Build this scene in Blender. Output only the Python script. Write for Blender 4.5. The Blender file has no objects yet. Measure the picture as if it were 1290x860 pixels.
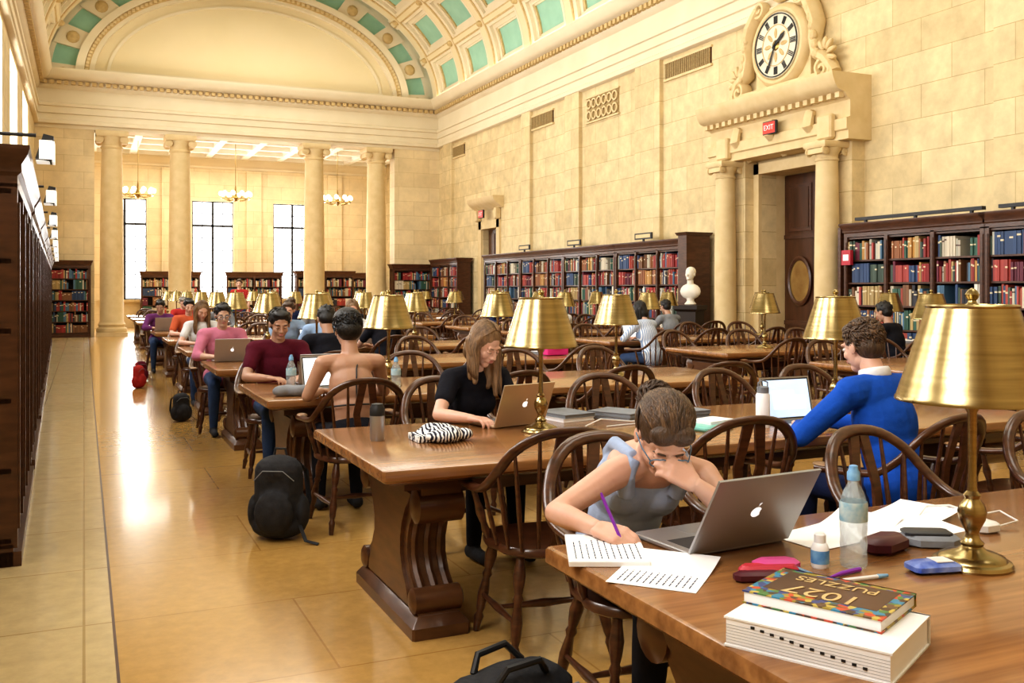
import bpy, math, random
import numpy as np
from mathutils import Vector, Matrix
R=random.Random(7)
V=Vector
scn=bpy.context.scene
scn.view_settings.view_transform='Standard'
try: scn.view_settings.look='Medium High Contrast'
except Exception: scn.view_settings.look='None'
scn.view_settings.exposure=-0.12
H=1.48
# ---------------------------------------------------------------- materials
MATS={}
def mat(name,c1,c2=None,rough=0.5,metal=0.0,scale=6.0,stretch=(1,1,1),bump=0.0,bscale=None,emit=None,estr=1.0,spec=0.5,coat=0.0,space='Object',trans=0.0,alpha=1.0,bdist=.01):
    m=bpy.data.materials.new(name); m.use_nodes=True
    nt=m.node_tree; b=nt.nodes['Principled BSDF']
    b.inputs['Roughness'].default_value=rough
    b.inputs['Metallic'].default_value=metal
    b.inputs['Specular IOR Level'].default_value=spec
    b.inputs['Coat Weight'].default_value=coat
    b.inputs['Coat Roughness'].default_value=0.12
    b.inputs['Transmission Weight'].default_value=trans
    b.inputs['Alpha'].default_value=alpha
    tc=nt.nodes.new('ShaderNodeTexCoord'); mp=nt.nodes.new('ShaderNodeMapping')
    mp.inputs['Scale'].default_value=stretch
    nt.links.new(tc.outputs[space],mp.inputs[0])
    nz=nt.nodes.new('ShaderNodeTexNoise'); nz.inputs['Scale'].default_value=scale
    nz.inputs['Detail'].default_value=6
    nt.links.new(mp.outputs[0],nz.inputs['Vector'])
    if c2 is None: c2=tuple(x*0.85 for x in c1)
    mx=nt.nodes.new('ShaderNodeMix'); mx.data_type='RGBA'
    mr=nt.nodes.new('ShaderNodeMapRange'); mr.inputs[1].default_value=0.3; mr.inputs[2].default_value=0.7
    nt.links.new(nz.outputs['Fac'],mr.inputs[0]); nt.links.new(mr.outputs[0],mx.inputs['Factor'])
    mx.inputs[6].default_value=(*c1,1); mx.inputs[7].default_value=(*c2,1)
    nt.links.new(mx.outputs[2],b.inputs['Base Color'])
    if bump>0:
        bp=nt.nodes.new('ShaderNodeBump'); bp.inputs['Strength'].default_value=bump; bp.inputs['Distance'].default_value=bdist
        n2=nt.nodes.new('ShaderNodeTexNoise'); n2.inputs['Scale'].default_value=bscale or scale*3; n2.inputs['Detail'].default_value=5
        nt.links.new(mp.outputs[0],n2.inputs['Vector']); nt.links.new(n2.outputs['Fac'],bp.inputs['Height'])
        nt.links.new(bp.outputs[0],b.inputs['Normal'])
    if emit:
        b.inputs['Emission Color'].default_value=(*emit,1); b.inputs['Emission Strength'].default_value=estr
    MATS[name]=m; return m
def brickmat(name,axes,c1,c2,cm,bw,bh,rough,mortar=0.006,offset=0.5,bump=0.2,noise=1.5,coat=0.0,spec=0.5,lo=.84):
    m=bpy.data.materials.new(name); m.use_nodes=True
    nt=m.node_tree; b=nt.nodes['Principled BSDF']; b.inputs['Roughness'].default_value=rough
    b.inputs['Coat Weight'].default_value=coat; b.inputs['Coat Roughness'].default_value=0.08
    b.inputs['Specular IOR Level'].default_value=spec
    g=nt.nodes.new('ShaderNodeNewGeometry'); s=nt.nodes.new('ShaderNodeSeparateXYZ'); c=nt.nodes.new('ShaderNodeCombineXYZ')
    nt.links.new(g.outputs['Position'],s.inputs[0])
    nt.links.new(s.outputs[axes[0]],c.inputs[0]); nt.links.new(s.outputs[axes[1]],c.inputs[1])
    br=nt.nodes.new('ShaderNodeTexBrick'); nt.links.new(c.outputs[0],br.inputs['Vector'])
    br.offset=offset
    br.inputs['Color1'].default_value=(*c1,1); br.inputs['Color2'].default_value=(*c2,1); br.inputs['Mortar'].default_value=(*cm,1)
    br.inputs['Scale'].default_value=1.0; br.inputs['Mortar Size'].default_value=mortar
    br.inputs['Brick Width'].default_value=bw; br.inputs['Row Height'].default_value=bh; br.inputs['Bias'].default_value=0.0
    nz=nt.nodes.new('ShaderNodeTexNoise'); nz.inputs['Scale'].default_value=noise; nz.inputs['Detail'].default_value=8; nz.inputs['Roughness'].default_value=0.65
    nt.links.new(g.outputs['Position'],nz.inputs['Vector'])
    mr=nt.nodes.new('ShaderNodeMapRange'); mr.inputs[1].default_value=0.3; mr.inputs[2].default_value=0.7; mr.inputs[3].default_value=lo; mr.inputs[4].default_value=1.1
    nt.links.new(nz.outputs['Fac'],mr.inputs[0])
    mx=nt.nodes.new('ShaderNodeVectorMath'); mx.operation='SCALE'
    nt.links.new(br.outputs['Color'],mx.inputs[0]); nt.links.new(mr.outputs[0],mx.inputs['Scale'])
    nt.links.new(mx.outputs[0],b.inputs['Base Color'])
    bp=nt.nodes.new('ShaderNodeBump'); bp.inputs['Strength'].default_value=bump; bp.inputs['Distance'].default_value=0.004; bp.invert=True
    nt.links.new(br.outputs['Fac'],bp.inputs['Height']); nt.links.new(bp.outputs[0],b.inputs['Normal'])
    MATS[name]=m; return m
def attrmat(name,rough=0.5):
    m=bpy.data.materials.new(name); m.use_nodes=True; nt=m.node_tree; b=nt.nodes['Principled BSDF']; b.inputs['Roughness'].default_value=rough
    a=nt.nodes.new('ShaderNodeAttribute'); a.attribute_name='Col'; nt.links.new(a.outputs['Color'],b.inputs['Base Color']); MATS[name]=m
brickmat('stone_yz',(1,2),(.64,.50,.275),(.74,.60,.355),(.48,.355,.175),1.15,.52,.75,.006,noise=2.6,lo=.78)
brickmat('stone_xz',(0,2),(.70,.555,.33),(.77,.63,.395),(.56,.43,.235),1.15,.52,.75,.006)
mat('stone_plain',(.71,.56,.325),(.63,.48,.25),.7,scale=4,bump=.1)
mat('plaster',(.76,.665,.49),(.71,.61,.43),.8,scale=1.0)
mat('plaster_panel',(.75,.63,.41),(.72,.60,.37),.8,scale=.6)
mat('teal',(.33,.56,.43),(.27,.49,.37),.7,scale=2)
mat('gold_plaster',(.62,.46,.22),(.48,.33,.14),.6,scale=8)
mat('white_ceiling',(.92,.9,.84),(.88,.85,.78),.8,scale=1)
brickmat('floor_tiles',(0,1),(.56,.335,.105),(.52,.305,.09),(.42,.225,.06),1.83,.92,.20,.005,0.5,.1,14,coat=.35,lo=.86)
brickmat('border_tiles',(0,1),(.62,.49,.28),(.59,.46,.25),(.40,.28,.12),.46,.92,.24,.006,0,.1,9,coat=.25,lo=.86)
mat('table_wood',(.34,.16,.055),(.18,.073,.024),.25,scale=3,stretch=(.6,9,9),bump=.03,coat=.35)
mat('table_dark',(.13,.055,.021),(.065,.025,.01),.35,scale=3,stretch=(2,2,8),coat=.2)
mat('chair_wood',(.105,.038,.016),(.042,.015,.007),.3,scale=5,stretch=(3,3,10),coat=.3)
mat('arm_worn',(.42,.26,.14),(.28,.15,.07),.35,scale=8)
mat('case_wood',(.10,.038,.017),(.05,.018,.008),.38,scale=3,stretch=(2,2,8),coat=.1)
mat('case_dark',(.025,.012,.007),(.018,.008,.004),.6)
mat('brass',(.42,.33,.16),(.30,.225,.10),.25,1.0,scale=3,stretch=(1,1,30))
mat('brass_dark',(.36,.25,.09),(.26,.17,.05),.3,1.0,scale=5)
mat('cream_inside',(.9,.85,.7),None,.6)
mat('black',(.012,.012,.014),(.02,.02,.022),.5,scale=10)
mat('black_cloth',(.012,.012,.015),(.025,.025,.03),.85,scale=20,bump=.5,bscale=30)
mat('paper',(.86,.86,.87),(.83,.83,.85),.7,scale=3)
mat('white_plastic',(.88,.88,.88),None,.35)
mat('lamp_white',(.9,.9,.88),None,.4,emit=(1,.97,.9),estr=.6)
mat('silver',(.44,.44,.46),(.41,.41,.43),.34,.75,scale=2)
mat('gold_metal',(.72,.6,.45),(.7,.57,.42),.32,.7,scale=2)
mat('keys',(.03,.03,.035),None,.5)
mat('screen',(.6,.75,.9),(.5,.65,.85),.3,emit=(.55,.72,.95),estr=.8,scale=6)
mat('screen_white',(.9,.92,.95),None,.3,emit=(.85,.9,.95),estr=.85)
mat('emblem',(.95,.95,.97),None,.3,emit=(1,1,1),estr=.8)
mat('marble',(.85,.80,.7),(.75,.7,.6),.5,scale=5)
mat('bulb',(1,.9,.7),None,.5,emit=(1,.85,.5),estr=5)
mat('red_sign',(.6,.02,.01),None,.4,emit=(1,.05,.02),estr=.4)
mat('door_wood',(.085,.03,.012),(.045,.015,.006),.3,scale=3,stretch=(3,3,.6),coat=.3)
mat('door_glass_reflection',(.55,.38,.15),(.35,.2,.07),.15,.6,scale=3)  # golden reflection in the oval panes, put into the base colour
mat('win_frame',(.03,.03,.035),None,.5)
mat('vent',(.42,.3,.13),(.3,.2,.08),.6,scale=30)
mat('clock_face',(.76,.70,.55),(.7,.63,.47),.5)
mat('bottle',(.75,.86,.92),(.6,.8,.9),.08,trans=.6,alpha=.45)
mat('label_blue',(.03,.18,.5),(.3,.55,.75),.4,scale=20)
mat('label_green',(.12,.35,.5),(.6,.65,.6),.4,scale=30)
mat('blue_pack',(.02,.08,.5),(.3,.4,.75),.3,scale=25)
mat('red',(.5,.03,.05),(.38,.02,.04),.5)
mat('pink',(.6,.08,.28),(.5,.06,.22),.5)
mat('magenta_bag',(.75,.03,.25),None,.6)
mat('purple',(.25,.03,.45),None,.35)
mat('maroon_case',(.08,.01,.02),None,.4)
mat('teal_plastic',(.25,.62,.55),None,.4)
mat('eye_white',(.8,.78,.75),None,.25); mat('iris',(.06,.035,.02),None,.2)
mat('glasses',(.1,.2,.3),None,.25)
attrmat('books',.55)
def sk(n,c): mat(n,c,tuple(x*f for x,f in zip(c,(.93,.84,.80))),.48,scale=9,bump=.06,bscale=60)
sk('skin_fair',(.66,.41,.31)); sk('skin_tan',(.47,.28,.19)); sk('skin_olive',(.54,.34,.24)); sk('skin_dark',(.24,.12,.07))
for n in ('skin_fair','skin_tan','skin_olive'):
    b=MATS[n].node_tree.nodes['Principled BSDF']; b.inputs['Subsurface Weight'].default_value=.12; b.inputs['Subsurface Radius'].default_value=(.02,.008,.004); b.inputs['Subsurface Scale'].default_value=.5
mat('lips',(.50,.2,.17),None,.4)
def hairm(n,c): mat(n,c,tuple(x*.4 for x in c),.42,scale=14,stretch=(4,4,1),bump=.6,bscale=40)
hairm('hair_brown',(.10,.055,.03)); hairm('hair_black',(.014,.011,.010)); hairm('hair_blond',(.30,.175,.085)); hairm('hair_gray',(.3,.26,.22)); hairm('hair_mid',(.20,.115,.06))
def clothm(n,c,v=.8): mat(n,c,tuple(x*v for x in c),.9,scale=10,bump=.5,bscale=8,spec=.2,bdist=.035)
for n,c in dict(cl_tank=(.38,.46,.64),cl_black=(.012,.012,.018),cl_blue=(.012,.085,.46),cl_pink=(.58,.20,.29),cl_maroon=(.11,.011,.026),cl_white=(.75,.75,.76),cl_lightblue=(.30,.42,.62),cl_red=(.48,.04,.035),cl_gray=(.25,.26,.28),cl_navy=(.02,.03,.09),cl_jeans=(.04,.07,.15),cl_plum=(.16,.04,.15),cl_orange=(.55,.12,.05)).items(): clothm(n,c)
def stripes(n,ca,cb,scale,dist=2.0):
    m=bpy.data.materials.new(n); m.use_nodes=True; nt=m.node_tree; b=nt.nodes['Principled BSDF']; b.inputs['Roughness'].default_value=.85
    tc=nt.nodes.new('ShaderNodeTexCoord'); w=nt.nodes.new('ShaderNodeTexWave'); w.inputs['Scale'].default_value=scale; w.inputs['Distortion'].default_value=dist; w.inputs['Detail Scale'].default_value=1.2
    nt.links.new(tc.outputs['Object'],w.inputs[0]); r=nt.nodes.new('ShaderNodeValToRGB'); r.color_ramp.interpolation='CONSTANT'
    r.color_ramp.elements[0].color=(*ca,1); r.color_ramp.elements[1].position=.5; r.color_ramp.elements[1].color=(*cb,1)
    nt.links.new(w.outputs['Fac'],r.inputs[0]); nt.links.new(r.outputs[0],b.inputs['Base Color']); MATS[n]=m
stripes('zebra',(.01,.01,.03),(.85,.85,.85),17,6)
stripes('fine_stripe',(.25,.35,.55),(.75,.78,.85),14,0)
def voron(n,cols,scale):
    m=bpy.data.materials.new(n); m.use_nodes=True; nt=m.node_tree; b=nt.nodes['Principled BSDF']; b.inputs['Roughness'].default_value=.3
    tc=nt.nodes.new('ShaderNodeTexCoord'); v=nt.nodes.new('ShaderNodeTexVoronoi'); v.inputs['Scale'].default_value=scale
    nt.links.new(tc.outputs['Object'],v.inputs['Vector']); s=nt.nodes.new('ShaderNodeSeparateColor'); nt.links.new(v.outputs['Color'],s.inputs[0])
    r=nt.nodes.new('ShaderNodeValToRGB'); r.color_ramp.interpolation='CONSTANT'
    e=r.color_ramp.elements; e[0].color=(*cols[0],1); e[1].position=1/len(cols); e[1].color=(*cols[1],1)
    for i in range(2,len(cols)):
        k=e.new(i/len(cols)); k.color=(*cols[i],1)
    nt.links.new(s.outputs[0],r.inputs[0]); nt.links.new(r.outputs[0],b.inputs['Base Color']); MATS[n]=m
voron('cover_art',[(.30,.22,.03),(.02,.2,.35),(.5,.06,.02),(.06,.18,.05),(.5,.38,.08),(.03,.05,.2),(.06,.03,.015),(.12,.06,.03)],65)
# ---------------------------------------------------------------- mesh builder
class MB:
    def __init__(s): s.v=[];s.f=[];s.m=[];s.names=[];s.c=[];s.col=(1,1,1);s.M=None;s.usecol=False
    def mi(s,n):
        if n not in s.names: s.names.append(n)
        return s.names.index(n)
    def add(s,vs,fs,m,M=None):
        o=len(s.v); k=s.mi(m)
        if s.M is not None: M=s.M@M if M is not None else s.M
        if M is not None: vs=[M@V(p) for p in vs]
        s.v.extend([tuple(p) for p in vs])
        for f in fs: s.f.append(tuple(i+o for i in f)); s.m.append(k); s.c.append(s.col)
    def mesh(s,name,angle=38):
        me=bpy.data.meshes.new(name); me.from_pydata(s.v,[],s.f)
        for n in s.names: me.materials.append(MATS[n])
        me.polygons.foreach_set('material_index',s.m)
        me.polygons.foreach_set('use_smooth',[True]*len(s.f))
        if s.usecol:
            a=me.color_attributes.new('Col','FLOAT_COLOR','CORNER'); arr=[]
            for f,c in zip(s.f,s.c): arr.extend((c[0],c[1],c[2],1.0)*len(f))
            a.data.foreach_set('color',arr)
        me.update(); me.validate()
        if angle<180: me.set_sharp_from_angle(angle=math.radians(angle))
        return me
    def obj(s,name,loc=(0,0,0),rz=0,angle=38):
        return place(s.mesh(name,angle),name,loc,rz)
def place(me,name,loc=(0,0,0),rz=0,parent=None,sc=None):
    o=bpy.data.objects.new(name,me); o.location=loc; o.rotation_euler=(0,0,rz)
    if sc: o.scale=sc
    bpy.context.collection.objects.link(o)
    if parent: o.parent=parent
    return o
def box(mb,c,s,m,rz=0,M=None,ch=0):
    x,y,z=s[0]/2,s[1]/2,s[2]/2
    T=Matrix.Translation(c)@Matrix.Rotation(rz,4,'Z')
    if M is not None: T=T@M
    if ch<=0:
        vs=[(-x,-y,-z),(x,-y,-z),(x,y,-z),(-x,y,-z),(-x,-y,z),(x,-y,z),(x,y,z),(-x,y,z)]
        fs=[(0,3,2,1),(4,5,6,7),(0,1,5,4),(1,2,6,5),(2,3,7,6),(3,0,4,7)]
        mb.add(vs,fs,m,T)
    else: slab(mb,0,0,s[0],s[1],[(ch,-z),(0,-z+ch),(0,z-ch),(ch,z)],m,M=T,corner=ch)
def b2(mb,x0,x1,y0,y1,z0,z1,m): box(mb,((x0+x1)/2,(y0+y1)/2,(z0+z1)/2),(abs(x1-x0),abs(y1-y0),abs(z1-z0)),m)
def slab(mb,cx,cy,sx,sy,layers,m,M=None,corner=0):
    vs=[];fs=[]
    for ins,z in layers:
        x=sx/2-ins;y=sy/2-ins;k=max(corner-ins*.3,0.0005) if corner>0 else 0
        if corner>0: ring=[(-x+k,-y),(x-k,-y),(x,-y+k),(x,y-k),(x-k,y),(-x+k,y),(-x,y-k),(-x,-y+k)]
        else: ring=[(-x,-y),(x,-y),(x,y),(-x,y)]
        vs+=[(cx+a,cy+b,z) for a,b in ring]
    n=8 if corner>0 else 4
    for i in range(len(layers)-1):
        for j in range(n): a=i*n+j;b=i*n+(j+1)%n; fs.append((a,b,b+n,a+n))
    fs.append(tuple(range(n-1,-1,-1))); fs.append(tuple(range((len(layers)-1)*n,len(layers)*n)))
    mb.add(vs,fs,m,M)
def lathe(mb,prof,m,seg=20,c=(0,0,0),M=None,sc=(1,1),cap=True):
    vs=[];fs=[];n=len(prof)
    for r,z in prof:
        for j in range(seg):
            a=2*math.pi*j/seg; vs.append((r*math.cos(a)*sc[0],r*math.sin(a)*sc[1],z))
    for i in range(n-1):
        for j in range(seg): a=i*seg+j;b=i*seg+(j+1)%seg; fs.append((a,b,b+seg,a+seg))
    if cap and prof[0][0]>1e-4: fs.append(tuple(range(seg-1,-1,-1)))
    if cap and prof[-1][0]>1e-4: fs.append(tuple(range((n-1)*seg,n*seg)))
    T=Matrix.Translation(c)
    if M is not None: T=T@M
    mb.add(vs,fs,m,T)
def tube(mb,pts,rad,m,seg=8,sec=(1,1),up=None,caps=True,M=None,closed=False):
    pts=[V(p) for p in pts]; n=len(pts)
    if not hasattr(rad,'__len__'): rad=[rad]*n
    vs=[];fs=[]; u=None
    for i in range(n):
        t=(pts[(i+1)%n]-pts[i-1]) if closed else (pts[min(i+1,n-1)]-pts[max(i-1,0)])
        if t.length<1e-9: t=V((0,0,1))
        t.normalize()
        if up is not None: u=V(up)
        elif u is None: u=V((0,0,1)) if abs(t.z)<.9 else V((0,1,0))
        w=t.cross(u)
        if w.length<1e-6: w=t.cross(V((1,0,.1)))
        w.normalize(); uu=w.cross(t).normalized(); u=uu if up is None else u
        for j in range(seg):
            a=2*math.pi*(j+.5)/seg
            vs.append(pts[i]+(w*math.cos(a)*sec[0]+uu*math.sin(a)*sec[1])*rad[i])
    for i in range(n if closed else n-1):
        i2=(i+1)%n
        for j in range(seg): fs.append((i*seg+j,i*seg+(j+1)%seg,i2*seg+(j+1)%seg,i2*seg+j))
    if caps and not closed: fs.append(tuple(range(seg-1,-1,-1))); fs.append(tuple(range((n-1)*seg,n*seg)))
    mb.add(vs,fs,m,M)
def ellip(mb,c,r,m,F=None,seg=12,rings=8):
    vs=[(0,0,-1)];fs=[]
    for i in range(1,rings):
        p=-math.pi/2+math.pi*i/rings
        for j in range(seg):
            a=2*math.pi*j/seg; vs.append((math.cos(p)*math.cos(a),math.cos(p)*math.sin(a),math.sin(p)))
    vs.append((0,0,1)); L=len(vs)-1
    for j in range(seg): fs.append((0,1+(j+1)%seg,1+j)); fs.append((L,L-seg+j,L-seg+(j+1)%seg))
    for i in range(rings-2):
        for j in range(seg): a=1+i*seg+j;b=1+i*seg+(j+1)%seg; fs.append((a,b,b+seg,a+seg))
    S=Matrix.Diagonal((r[0],r[1],r[2],1))
    T=Matrix.Translation(c)@(F.to_4x4() if F is not None else Matrix.Identity(4))@S
    mb.add(vs,fs,m,T)
def caps(mb,a,ra,b,rb,m='x',seg=10):
    a=V(a);b=V(b);d=(b-a); L=d.length; d=d/L if L>1e-6 else V((0,0,1))
    pts=[];rad=[]
    for k in (80,50,20): 
        t=math.radians(k); pts.append(a-d*ra*math.sin(t)); rad.append(ra*math.cos(t))
    for f in (0,.5,1): pts.append(a.lerp(b,f)); rad.append(ra+(rb-ra)*f)
    for k in (20,50,80):
        t=math.radians(k); pts.append(b+d*rb*math.sin(t)); rad.append(rb*math.cos(t))
    tube(mb,pts,rad,m,seg)
def extr(mb,outline,y0,y1,m,M=None):
    n=len(outline); vs=[(x,y0,z) for x,z in outline]+[(x,y1,z) for x,z in outline]
    fs=[tuple(range(n)),tuple(range(2*n-1,n-1,-1))]+[(i,i+n,(i+1)%n+n,(i+1)%n) for i in range(n)]
    mb.add(vs,fs,m,M)
def mould(mb,prof,p0,p1,out,m):
    p0=V(p0);p1=V(p1);o=V(out); n=len(prof)
    pr=prof+[(-.02,prof[-1][1]),(-.02,prof[0][1])]; n=len(pr)
    vs=[p0+o*a+V((0,0,z)) for a,z in pr]+[p1+o*a+V((0,0,z)) for a,z in pr]
    fs=[tuple(range(n)),tuple(range(2*n-1,n-1,-1))]+[(i,i+n,(i+1)%n+n,(i+1)%n) for i in range(n)]
    mb.add(vs,fs,m)
def spiral(c,r0,r1,turns,ax='yz',n=28,ph=0,sg=1):
    out=[]
    for i in range(n):
        t=i/(n-1); r=r0+(r1-r0)*t; a=ph+sg*turns*2*math.pi*t
        out.append((c[0],c[1]+r*math.cos(a),c[2]+r*math.sin(a)) if ax=='yz' else (c[0]+r*math.cos(a),c[1],c[2]+r*math.sin(a)))
    return out
# ---------------------------------------------------------------- room shell
XL,XR,YB,YE,YR=-1.4,11.9,-4.0,33.0,40.0
CX=5.25; ZS=8.3
mb=MB(); b2(mb,.12,XR+.8,YB,YR+.2,-.2,0,'floor_tiles'); mb.obj('floor')
mb=MB(); b2(mb,XL-.2,.12,YB,YE,-.2,.001,'border_tiles'); b2(mb,.114,.126,YB,YE,-.1,.0015,'case_wood'); b2(mb,XL-.2,.12,YE,YR+.2,-.2,0,'floor_tiles'); mb.obj('floor_border')
def wall_open(mb,ax,c0,c1,u0,u1,z0,z1,ops,m):
    cuts=sorted(ops); u=u0
    def bb(a,b,za,zb):
        if b-a<1e-4 or zb-za<1e-4: return
        if ax=='y': b2(mb,c0,c1,a,b,za,zb,m)
        else: b2(mb,a,b,c0,c1,za,zb,m)
    for (a,b,za,zb) in cuts:
        bb(u,a,z0,z1); bb(a,b,z0,za); bb(a,b,zb,z1); u=b
    bb(u,u1,z0,z1)
LW=[1,5.5,10,14.5,19,23.5,28]
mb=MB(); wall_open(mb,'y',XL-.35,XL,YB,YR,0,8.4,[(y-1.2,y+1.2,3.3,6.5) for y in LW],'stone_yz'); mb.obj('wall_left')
for k,y in enumerate(LW):
    mb=MB()
    for i in range(5): b2(mb,XL-.22,XL-.17,y-1.2+i*.6-.025,y-1.2+i*.6+.025,3.3,6.5,'win_frame')
    for i in range(6): b2(mb,XL-.22,XL-.17,y-1.2,y+1.2,3.3+i*.64-.02,3.3+i*.64+.02,'win_frame')
    mb.obj('window_%d'%(k+4))
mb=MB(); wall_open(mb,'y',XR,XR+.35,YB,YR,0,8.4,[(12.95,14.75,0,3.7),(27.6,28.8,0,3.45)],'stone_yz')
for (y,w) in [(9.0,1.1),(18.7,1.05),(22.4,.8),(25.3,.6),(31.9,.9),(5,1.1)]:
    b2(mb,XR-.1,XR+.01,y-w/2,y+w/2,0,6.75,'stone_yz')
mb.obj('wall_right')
mb=MB(); b2(mb,XL,XR,YB-.3,YB,0,13,'stone_xz'); mb.obj('wall_back')
mb=MB()
b2(mb,XL,.3,YE,YE+.6,0,6.6,'stone_xz'); b2(mb,10.2,XR,YE,YE+.6,0,6.6,'stone_xz')
b2(mb,XL,XR,YE+.05,YE+.6,6.6,8.4,'plaster'); b2(mb,XL,XR,YE+.35,YE+.6,8.3,13,'plaster_panel')
mb.obj('wall_end')
mb=MB(); wall_open(mb,'x',YR,YR+.35,XL,XR,0,7.2,[(.65,2.25,1.1,5.05),(3.95,5.55,1.1,5.05),(7.15,8.75,1.1,5.05)],'stone_xz')
for x in (3.1,6.35,9.7): b2(mb,x-.3,x+.3,YR-.12,YR,0,6.3,'stone_xz')
mb.obj('wall_rear')
for k,(a,b) in enumerate([(.65,2.25),(3.95,5.55),(7.15,8.75)]):
    mb=MB()
    for i in range(5):
        x=a+(b-a)*i/4; w=.045 if i in(0,2,4) else .014; b2(mb,x-w,x+w,YR+.1,YR+.18,1.1,5.05,'win_frame')
    for i in range(9):
        z=1.1+3.95*i/8; w=.045 if i in(0,6,8) else .012; b2(mb,a,b,YR+.1,YR+.17,z-w,z+w,'win_frame')
    b2(mb,a-.15,b+.15,YR-.1,YR,1.0,1.1,'stone_plain')
    mb.obj('window_%d'%(k+1))
mb=MB(); b2(mb,XL,XR,YE+.6,YR+.3,6.95,7.2,'white_ceiling')
for i in range(10): b2(mb,XL+.2+i*1.4,XL+.45+i*1.4,YE+.6,YR,6.75,6.95,'white_ceiling')
for i in range(5): b2(mb,XL,XR,YE+.9+i*1.45,YE+1.15+i*1.45,6.76,6.95,'white_ceiling')
mb.obj('ceiling_rear')
P=[(0,0),(.04,.02),(.06,.10),(.14,.14),(.22,.2),(.3,.3),(.34,.34),(.34,.42)]
mb=MB(); mould(mb,[(a*.8,z+6.35) for a,z in P],(XL,YR,0),(XR,YR,0),(0,-1,0),'plaster')
mb.obj('trim_rear_cornice')
def entab(mb,p0,p1,out):
    mould(mb,[(.06,6.65),(.12,6.68),(.12,6.78),(.06,6.82),(.06,6.98),(.10,7.0),(.10,7.2),(.14,7.22),(.14,7.3),(.05,7.34),(.05,7.75),(.12,7.8),(.16,7.86),(.16,8.0),(.34,8.04),(.42,8.12),(.46,8.22),(.5,8.3),(.5,8.34)],p0,p1,out,'plaster')
    p0=V(p0);p1=V(p1);o=V(out);L=(p1-p0).length;d=(p1-p0)/L;n=int(L/.2)
    for i in range(n):
        c=p0+d*(i+.5)*.2+o*.22; 
        sx,sy=(.12,.11) if abs(d.x)>.5 else (.11,.12)
        box(mb,(c.x,c.y,7.94),(sx,sy,.11),'gold_plaster')
mb=MB(); entab(mb,(XR,YB,0),(XR,YE,0),(-1,0,0)); mb.obj('trim_cornice_right')
mb=MB(); entab(mb,(XL,YB,0),(XL,YE,0),(1,0,0)); mb.obj('trim_cornice_left')
mb=MB(); entab(mb,(XL,YE,0),(XR,YE,0),(0,-1,0)); b2(mb,XL,XR,YE-.02,YE+.6,6.55,6.67,'plaster'); mb.obj('trim_cornice_end')
def band(mb,y0,y1,a0,bb0,a1,bb1,g0,g1,m,n=None):
    n=n or max(2,int((g1-g0)/4)); vs=[];fs=[]
    for i in range(n+1):
        g=math.radians(g0+(g1-g0)*i/n); c,s=math.cos(g),math.sin(g)
        for (a,b,y) in ((a0,bb0,y0),(a0,bb0,y1),(a1,bb1,y1),(a1,bb1,y0)): vs.append((CX+a*c,y,ZS+b*s))
    for i in range(n):
        for j in range(4): fs.append((i*4+j,i*4+(j+1)%4,i*4+4+(j+1)%4,i*4+4+j))
    fs.append((0,1,2,3)); fs.append((n*4+3,n*4+2,n*4+1,n*4))
    mb.add(vs,fs,m)
VA,VB=6.55,4.35
mb=MB(); band(mb,YB,YE+.4,VA+.15,VB+.15,VA,VB,0,180,'teal',60)
pit=2.6; y=YE-.55
rows=[]
while y>YB:
    band(mb,y-.38,y+.38,VA+.02,VB+.02,VA-.2,VB-.2,0,180,'plaster',60)
    band(mb,y-.22,y+.22,VA-.2,VB-.2,VA-.23,VB-.23,0,180,'gold_plaster',60)
    band(mb,y-.17,y+.17,VA-.2,VB-.2,VA-.25,VB-.25,0,180,'plaster_panel',60)
    rows.append(y); y-=pit
NG=9; dg_=180/NG
for i in range(NG+1):
    g=i*dg_; band(mb,YB,YE,VA+.02,VB+.02,VA-.19,VB-.19,max(0,g-2.6),min(180,g+2.6),'plaster',3)
    if 0<i<NG: band(mb,YB,YE,VA-.18,VB-.18,VA-.215,VB-.215,g-1.5,g+1.5,'gold_plaster',2); band(mb,YB,YE,VA-.18,VB-.18,VA-.23,VB-.23,g-.9,g+.9,'plaster_panel',2)
for y in rows:
    for i in range(NG):
        g0=i*dg_+2.6; g1=(i+1)*dg_-2.6; ya=y-pit+.38; yb=y-.38
        for (p,q,h) in ((0,.14,.09),(.14,.2,.05)):
            gg=p*11; gq=q*11; m_='plaster' if p==0 else 'gold_plaster'
            band(mb,ya+p,ya+q,VA,VB,VA-h,VB-h,g0+gg,g1-gg,m_,4); band(mb,yb-q,yb-p,VA,VB,VA-h,VB-h,g0+gg,g1-gg,m_,4)
            band(mb,ya,yb,VA,VB,VA-h,VB-h,g0+gg,g0+gq,'plaster',1); band(mb,ya,yb,VA,VB,VA-h,VB-h,g1-gq,g1-gg,'plaster',1)
    for i in range(NG+1):
        g=math.radians(i*dg_); ellip(mb,(CX+(VA-.26)*math.cos(g),y,ZS+(VB-.26)*math.sin(g)),(.13,.13,.1),'gold_plaster',seg=8,rings=6)
mb.obj('ceiling')
mb=MB()
band(mb,YE+.2,YE+.36,6.6,4.6,6.2,4.1,0,180,'plaster',60)
band(mb,YE+.28,YE+.36,6.3,4.2,5.3,3.35,0,180,'teal',60)
band(mb,YE+.02,YE+.36,5.5,3.5,5.25,3.3,0,180,'plaster',60)
band(mb,YE+.1,YE+.36,5.25,3.3,5.1,3.15,0,180,'gold_plaster',60)
band(mb,YE+.15,YE+.36,5.1,3.15,4.95,3.05,0,180,'plaster',60)
band(mb,YE+.3,YE+.37,4.6,2.8,4.5,2.72,2,178,'plaster',60)
b2(mb,CX-4.6,CX+4.6,YE+.28,YE+.36,8.42,8.55,'plaster')
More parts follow.
